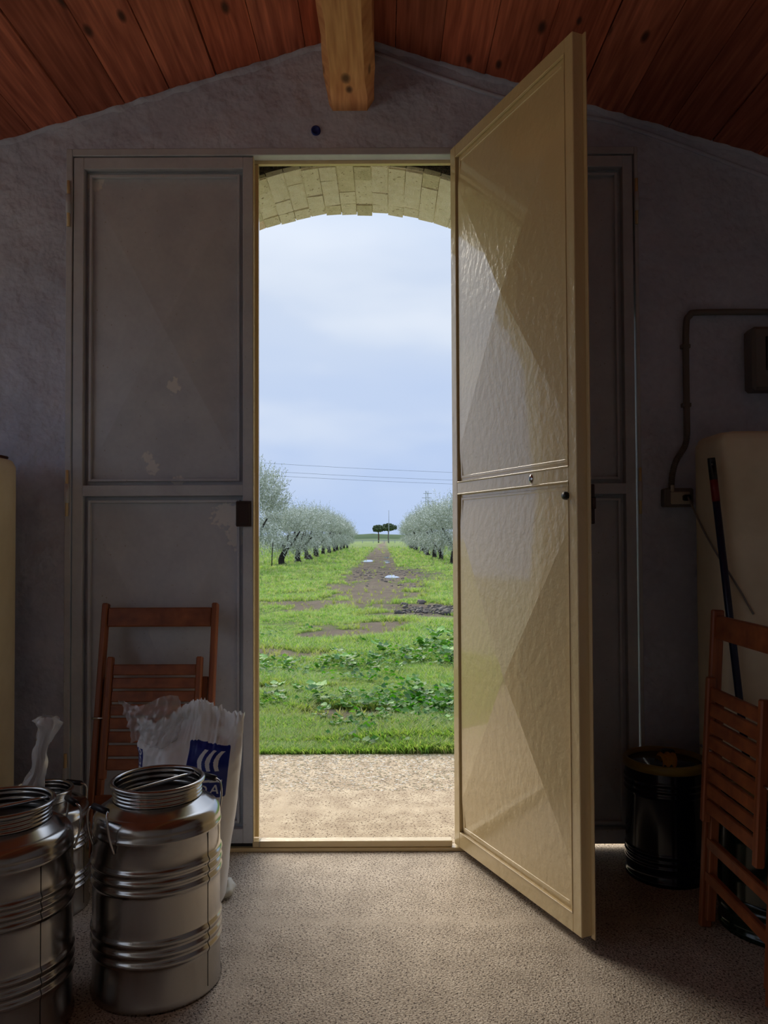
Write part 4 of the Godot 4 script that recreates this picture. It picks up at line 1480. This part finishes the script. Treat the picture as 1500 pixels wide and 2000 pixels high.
func side_objects() -> void:
	var d1 := drum("dark blue lacquered drum with a yellow rim by the closed leaf's hinge", Vector3(1.008, 0, 0.205), 0.137, 0.415, M.drum_blue)
	# yellow cloth end lying over its rim
	var st := new_st(true)
	var rows := []
	for j in 9:
		var v := j / 8.0
		var row := []
		for i in 9:
			var u := i / 8.0 - 0.5
			row.append(Vector3(u * 0.05 + 0.006 * sin(v * 6.0), 0.412 + 0.034 * sin(v * PI) + 0.008 * sin(u * 14.0), 0.05 - v * 0.07))
		rows.append(row)
	for j in 8:
		for i in 8:
			quad(st, rows[j][i], rows[j][i + 1], rows[j + 1][i + 1], rows[j + 1][i], Vector3.UP)
	tag(put(self, "rag", done(st), M.rag, Vector3(0.985, 0.0, 0.27)), "small crumpled yellow rag on top of the blue drum", "rag")
	drum("dark green lacquered drum standing behind the folded chair's lower rungs", Vector3(1.212, 0, 0.585), 0.165, 0.46, M.drum_green)

	# tall cream tanks on both sides
	for tk in [["tall cream painted tank with a rusty top edge behind the kegs", -1.94, -1.372, 0.10, 0.42, 1.512], ["tall cream painted tank behind the blue handle and the folded chair", 1.155, 1.86, 0.12, 0.37, 1.575]]:
		var t := thing("storage_tank", tk[0], "tank", Vector3((tk[1] + tk[2]) * 0.5, 0, (tk[3] + tk[4]) * 0.5), 0.0, "tall cream tanks")
		var hx: float = (tk[2] - tk[1]) * 0.5
		var hz: float = (tk[4] - tk[3]) * 0.5
		put(t, "body", rounded_box(Vector3(-hx, 0.05, -hz), Vector3(hx, tk[5], hz), 0.045), M.tank)
		for sx in [-1.0, 1.0]:
			for sz in [-1.0, 1.0]:
				put(t, "foot", box_mesh(Vector3(sx * (hx - 0.07) - 0.02, 0, sz * (hz - 0.06) - 0.02), Vector3(sx * (hx - 0.07) + 0.02, 0.06, sz * (hz - 0.06) + 0.02), 0.003), M.black)
		if tk[1] > 0.0:
			var s2 := new_st(true)
			lathe(s2, [Vector2(0.03, 0), Vector2(0.03, 0.016), Vector2(0.026, 0.020), Vector2(0, 0.020)], 20, at(0.0, tk[5] - 0.002, 0.0))
			put(t, "cap", done(s2), M.white_plastic)
		else:
			put(t, "rusty_edge", box_mesh(Vector3(hx - 0.10, tk[5] - 0.004, -hz + 0.03), Vector3(hx - 0.03, tk[5] + 0.006, -hz + 0.10), 0.003), M.rust)

	# blue handle leaning on the tank
	var o := thing("broom_handle", "dark blue broom handle with a hanging hole leaning on the tank", "handle", Vector3.ZERO)
	var top := Vector3(1.106, 1.472, 0.408)
	var low := Vector3(1.262, 0.006, 0.394)
	st = new_st(true)
	tube(st, [low, low.lerp(top, 0.5), low.lerp(top, 0.93)], 0.0125, 12)
	put(o, "shaft", done(st), M.blue_stick)
	st = new_st(true)
	tube(st, [low.lerp(top, 0.90), low.lerp(top, 0.955)], 0.0132, 12)
	put(o, "collar", done(st), M.red_plastic)
	var cap := CSGCombiner3D.new()
	cap.name = "end_cap"
	var axis := (top - low).normalized()
	var side := Vector3(0, 0, 1).cross(axis).normalized()
	var b := Basis(side, axis, side.cross(axis))
	st = new_st(true)
	tube(st, [low.lerp(top, 0.95), top - axis * 0.012, top - axis * 0.004, top], 0.0135, 12, false, 0.0125)
	var solid := CSGMesh3D.new()
	solid.name = "solid"
	solid.mesh = done(st)
	solid.material = M.black
	var hole := CSGCylinder3D.new()
	hole.name = "hole"
	hole.radius = 0.0062
	hole.height = 0.06
	hole.sides = 14
	hole.operation = CSGShape3D.OPERATION_SUBTRACTION
	hole.material = M.black
	hole.transform = Transform3D(b * Basis(Vector3(1, 0, 0), PI / 2), top - axis * 0.022)
	cap.add_child(solid)
	cap.add_child(hole)
	o.add_child(cap, true)

func wall_fittings() -> void:
	# conduit from the electric box down to the socket
	var c := thing("conduit", "grey plastic conduit bending down the wall from the electric box", "conduit", Vector3.ZERO)
	var st := new_st(true)
	tube(st, curve_pts([Vector3(2.0, 2.083, 0.0175), Vector3(1.6, 2.083, 0.0175), Vector3(1.25, 2.083, 0.0175), Vector3(1.197, 2.07, 0.0175), Vector3(1.182, 2.02, 0.0175), Vector3(1.18, 1.8, 0.0175), Vector3(1.18, 1.60, 0.0175)], 6), 0.0125, 10)
	put(c, "rigid_pipe", done(st), M.grey_plastic)
	st = new_st(true)
	var pts := curve_pts([Vector3(1.18, 1.61, 0.0175), Vector3(1.172, 1.56, 0.016), Vector3(1.135, 1.50, 0.02), Vector3(1.118, 1.44, 0.022), Vector3(1.116, 1.392, 0.022)], 8)
	tube(st, pts, 0.010, 10)
	for i in pts.size():
		if i % 1 == 0 and i > 0 and i < pts.size() - 1:
			var dir: Vector3 = (pts[i + 1] - pts[i - 1]).normalized()
			tube(st, [pts[i] - dir * 0.002, pts[i] + dir * 0.002], 0.0117, 10)
	put(c, "corrugated_hose", done(st), M.grey_plastic)
	for y in [1.95, 1.72]:
		put(c, "clip", box_mesh(Vector3(1.163, y - 0.008, 0.0005), Vector3(1.197, y + 0.008, 0.024), 0.002), M.grey_plastic)
	var s := thing("wall_socket", "small grey socket box with a white plug on the wall", "socket", Vector3(1.136, 1.322, 0.0))
	put(s, "box", box_mesh(Vector3(-0.056, 0.0, 0.0), Vector3(0.056, 0.072, 0.045), 0.005), M.grey_plastic)
	put(s, "cover", box_mesh(Vector3(-0.034, 0.010, 0.0452), Vector3(0.040, 0.058, 0.052), 0.003), M.white_plastic)
	put(s, "plug", box_mesh(Vector3(0.008, 0.022, 0.0522), Vector3(0.036, 0.046, 0.078), 0.005), M.black)
	put(s, "hinged_flap", box_mesh(Vector3(-0.036, 0.058, 0.050), Vector3(-0.024, 0.084, 0.062), 0.003), M.white_plastic)
	st = new_st(true)
	tube(st, curve_pts([Vector3(0.022, 0.034, 0.077), Vector3(0.014, 0.02, 0.11), Vector3(0.006, -0.10, 0.26), Vector3(0.012, -0.19, 0.365), Vector3(0.035, -0.235, 0.3785), Vector3(0.075, -0.30, 0.3765), Vector3(0.12, -0.38, 0.3765)], 8), 0.0035, 8)
	put(s, "cord", done(st), M.cable)
	var e := thing("electric_box", "grey electric box with a dark window high on the wall", "box", Vector3(1.41, 1.765, 0.0))
	put(e, "case", box_mesh(Vector3(0, 0, 0), Vector3(0.34, 0.245, 0.085), 0.012), M.grey_plastic)
	put(e, "window", box_mesh(Vector3(0.048, 0.075, 0.0852), Vector3(0.30, 0.205, 0.089), 0.003), M.dark_glass)
	# plastered-in cable under the other slope of the ceiling
	st = new_st(true)
	var cp := []
	for k in 22:
		var x := lerpf(-0.03, 1.75, k / 21.0)
		cp.append(Vector3(x, ceil_y(x) - 0.040 - 0.03 * sin(PI * clampf(x / 0.9, 0.0, 1.0)) - 0.05 * smoothstep(0.9, 1.75, x), 0.002))
	tube(st, cp, 0.009, 8)
	tag(put(self, "wall_cable", done(st), M.plaster), "plastered-over cable running down the gable below the boards", "cable")
	# blue pipe stub in the wall below the beam
	st = new_st(true)
	lathe(st, [Vector2(0.0, 0.004), Vector2(0.013, 0.004), Vector2(0.0135, 0.010), Vector2(0.0185, 0.010), Vector2(0.0185, -0.01)], 18, Transform3D(Basis(Vector3(1, 0, 0), PI / 2), Vector3(-0.262, 2.815, 0.0)))
	tag(put(self, "pipe_stub", done(st), M.blue_pipe), "round blue pipe end set in the gable below the beam", "pipe")

# ------------------------------------------------------------------ broad-leaved weeds
func leaf_mesh(seed_: int) -> ArrayMesh:
	var st := new_st(true)
	var r := RandomNumberGenerator.new()
	r.seed = seed_
	var ring := []
	for k in 13:
		var a := lerpf(-2.75, 2.75, k / 12.0)
		var q := 0.5 * (1.0 + 0.10 * cos(a * 5.0) + r.randf_range(-0.05, 0.05))
		ring.append(Vector3(cos(a) * q + 0.5, 0.10 * cos(a * 2.5) + 0.10 * absf(sin(a)), sin(a) * q))
	for k in 12:
		tri(st, Vector3(0.38, -0.02, 0), ring[k], ring[k + 1], Vector3.UP)
	return done(st)

func plants() -> void:
	var leaves := [leaf_mesh(1), leaf_mesh(2), leaf_mesh(3)]
	var mats := []
	for c in [Color(0.19, 0.40, 0.10), Color(0.28, 0.50, 0.12), Color(0.15, 0.33, 0.10), Color(0.36, 0.56, 0.16)]:
		var m := mat(c, 0.5)
		m.backlight_enabled = true
		m.backlight = Color(0.25, 0.4, 0.12)
		mats.append(m)
	var protos := []
	var r := RandomNumberGenerator.new()
	r.seed = 77
	for k in 4:
		var o := Node3D.new()
		for i in 20:
			var a := r.randf() * TAU
			var s := r.randf_range(0.034, 0.070)
			var l := put(o, "leaf", leaves[r.randi() % 3], mats[r.randi() % 4])
			var tilt := r.randf_range(0.1, 0.75)
			l.basis = Basis(Vector3.UP, a) * Basis(Vector3(0, 0, 1), tilt) * Basis.from_scale(Vector3(s, s, s))
			l.position = Vector3(cos(a), 0, -sin(a)) * r.randf_range(0.005, 0.055) + Vector3(0, r.randf_range(0.015, 0.13), 0)
		protos.append(o)
	# clumps: centre x, distance, spread x, spread d, how many, where
	var clumps := [[0.60, 8.1, 0.42, 0.55, 17, "in the thick dark clump between apron and wet clods", 1.3], [-0.15, 7.5, 0.45, 0.25, 7, "in the loose clump beside the thick dark clump", 1.0], [-0.62, 5.8, 0.28, 0.16, 6, "in the clump close to the apron, below the bare earth", 1.05], [0.45, 5.75, 0.20, 0.2, 6, "in the clump close to the apron, below the open leaf", 1.05], [0.0, 4.95, 0.65, 0.3, 6, "scattered along the apron edge", 0.75], [-1.0, 7.2, 0.3, 0.3, 4, "beside the bare earth patch", 0.9]]
	var taken := []
	for c in clumps:
		for i in c[4]:
			var x := 0.0
			var d := 0.0
			for attempt in 30:
				x = c[0] + clampf(rng.randfn() * 0.6, -1.2, 1.2) * c[2] * (1.0 + attempt * 0.03)
				d = c[1] + clampf(rng.randfn() * 0.6, -1.2, 1.2) * c[3] * (1.0 + attempt * 0.03)
				if taken.all(func(q: Vector2) -> bool: return q.distance_to(Vector2(x, d)) > 0.235):
					break
			taken.append(Vector2(x, d))
			var o: Node3D = protos[rng.randi() % 4].duplicate()
			o.name = numbered("mallow_plant")
			add_child(o)
			o.position = Vector3(x, ground_y(x, d), 3.0 - d)
			var s: float = c[6] * rng.randf_range(0.6, 1.15)
			o.basis = Basis(Vector3.UP, rng.randf() * TAU) * Basis.from_scale(Vector3(s, s, s))
			tag(o, "low green broad-leaved weed " + c[5], "plant", "weeds " + c[5])
	for o in protos:
		o.free()
	# single small leaves of the same weeds all through the grass
	var spots := []
	var r3 := RandomNumberGenerator.new()
	r3.seed = 91
	for i in 26000:
		var d := 4.45 / (1.0 - r3.randf() * (1.0 - 4.45 / 11.0))
		var x := r3.randf_range(-1.0, 1.0) * (0.2 * d + 0.5)
		var w := mud_noise.get_noise_2d(x * 2.6 + 90.0, d * 2.2) + 0.95 * exp(-pow((d - 7.9) / 0.75, 2.0)) * smoothstep(-0.9, 0.4, x) + 0.5 * exp(-pow((d - 5.6) / 0.5, 2.0))
		if w < r3.randf_range(0.05, 0.75) or bare(x, d) > 0.5:
			continue
		var s := r3.randf_range(0.020, 0.052)
		var deep := exp(-pow((d - 8.0) / 0.7, 2.0)) * smoothstep(-0.5, 0.5, x)
		var b := Basis(Vector3.UP, r3.randf() * TAU) * Basis(Vector3(0, 0, 1), r3.randf_range(-0.1, 0.9)) * Basis.from_scale(Vector3(s, s, s))
		spots.append([Transform3D(b, Vector3(x, ground_y(x, d) + r3.randf_range(0.015, 0.06 + 0.11 * deep), 3.0 - d)), [Color(0.03, 0.13, 0.015), Color(0.06, 0.21, 0.02), Color(0.10, 0.26, 0.04), Color(0.17, 0.32, 0.09)][r3.randi() % 4]])
	scatter("weed_leaves", "small round weed leaves mixed through the short grass", "weeds", leaves[0], spots, 0.5, true)
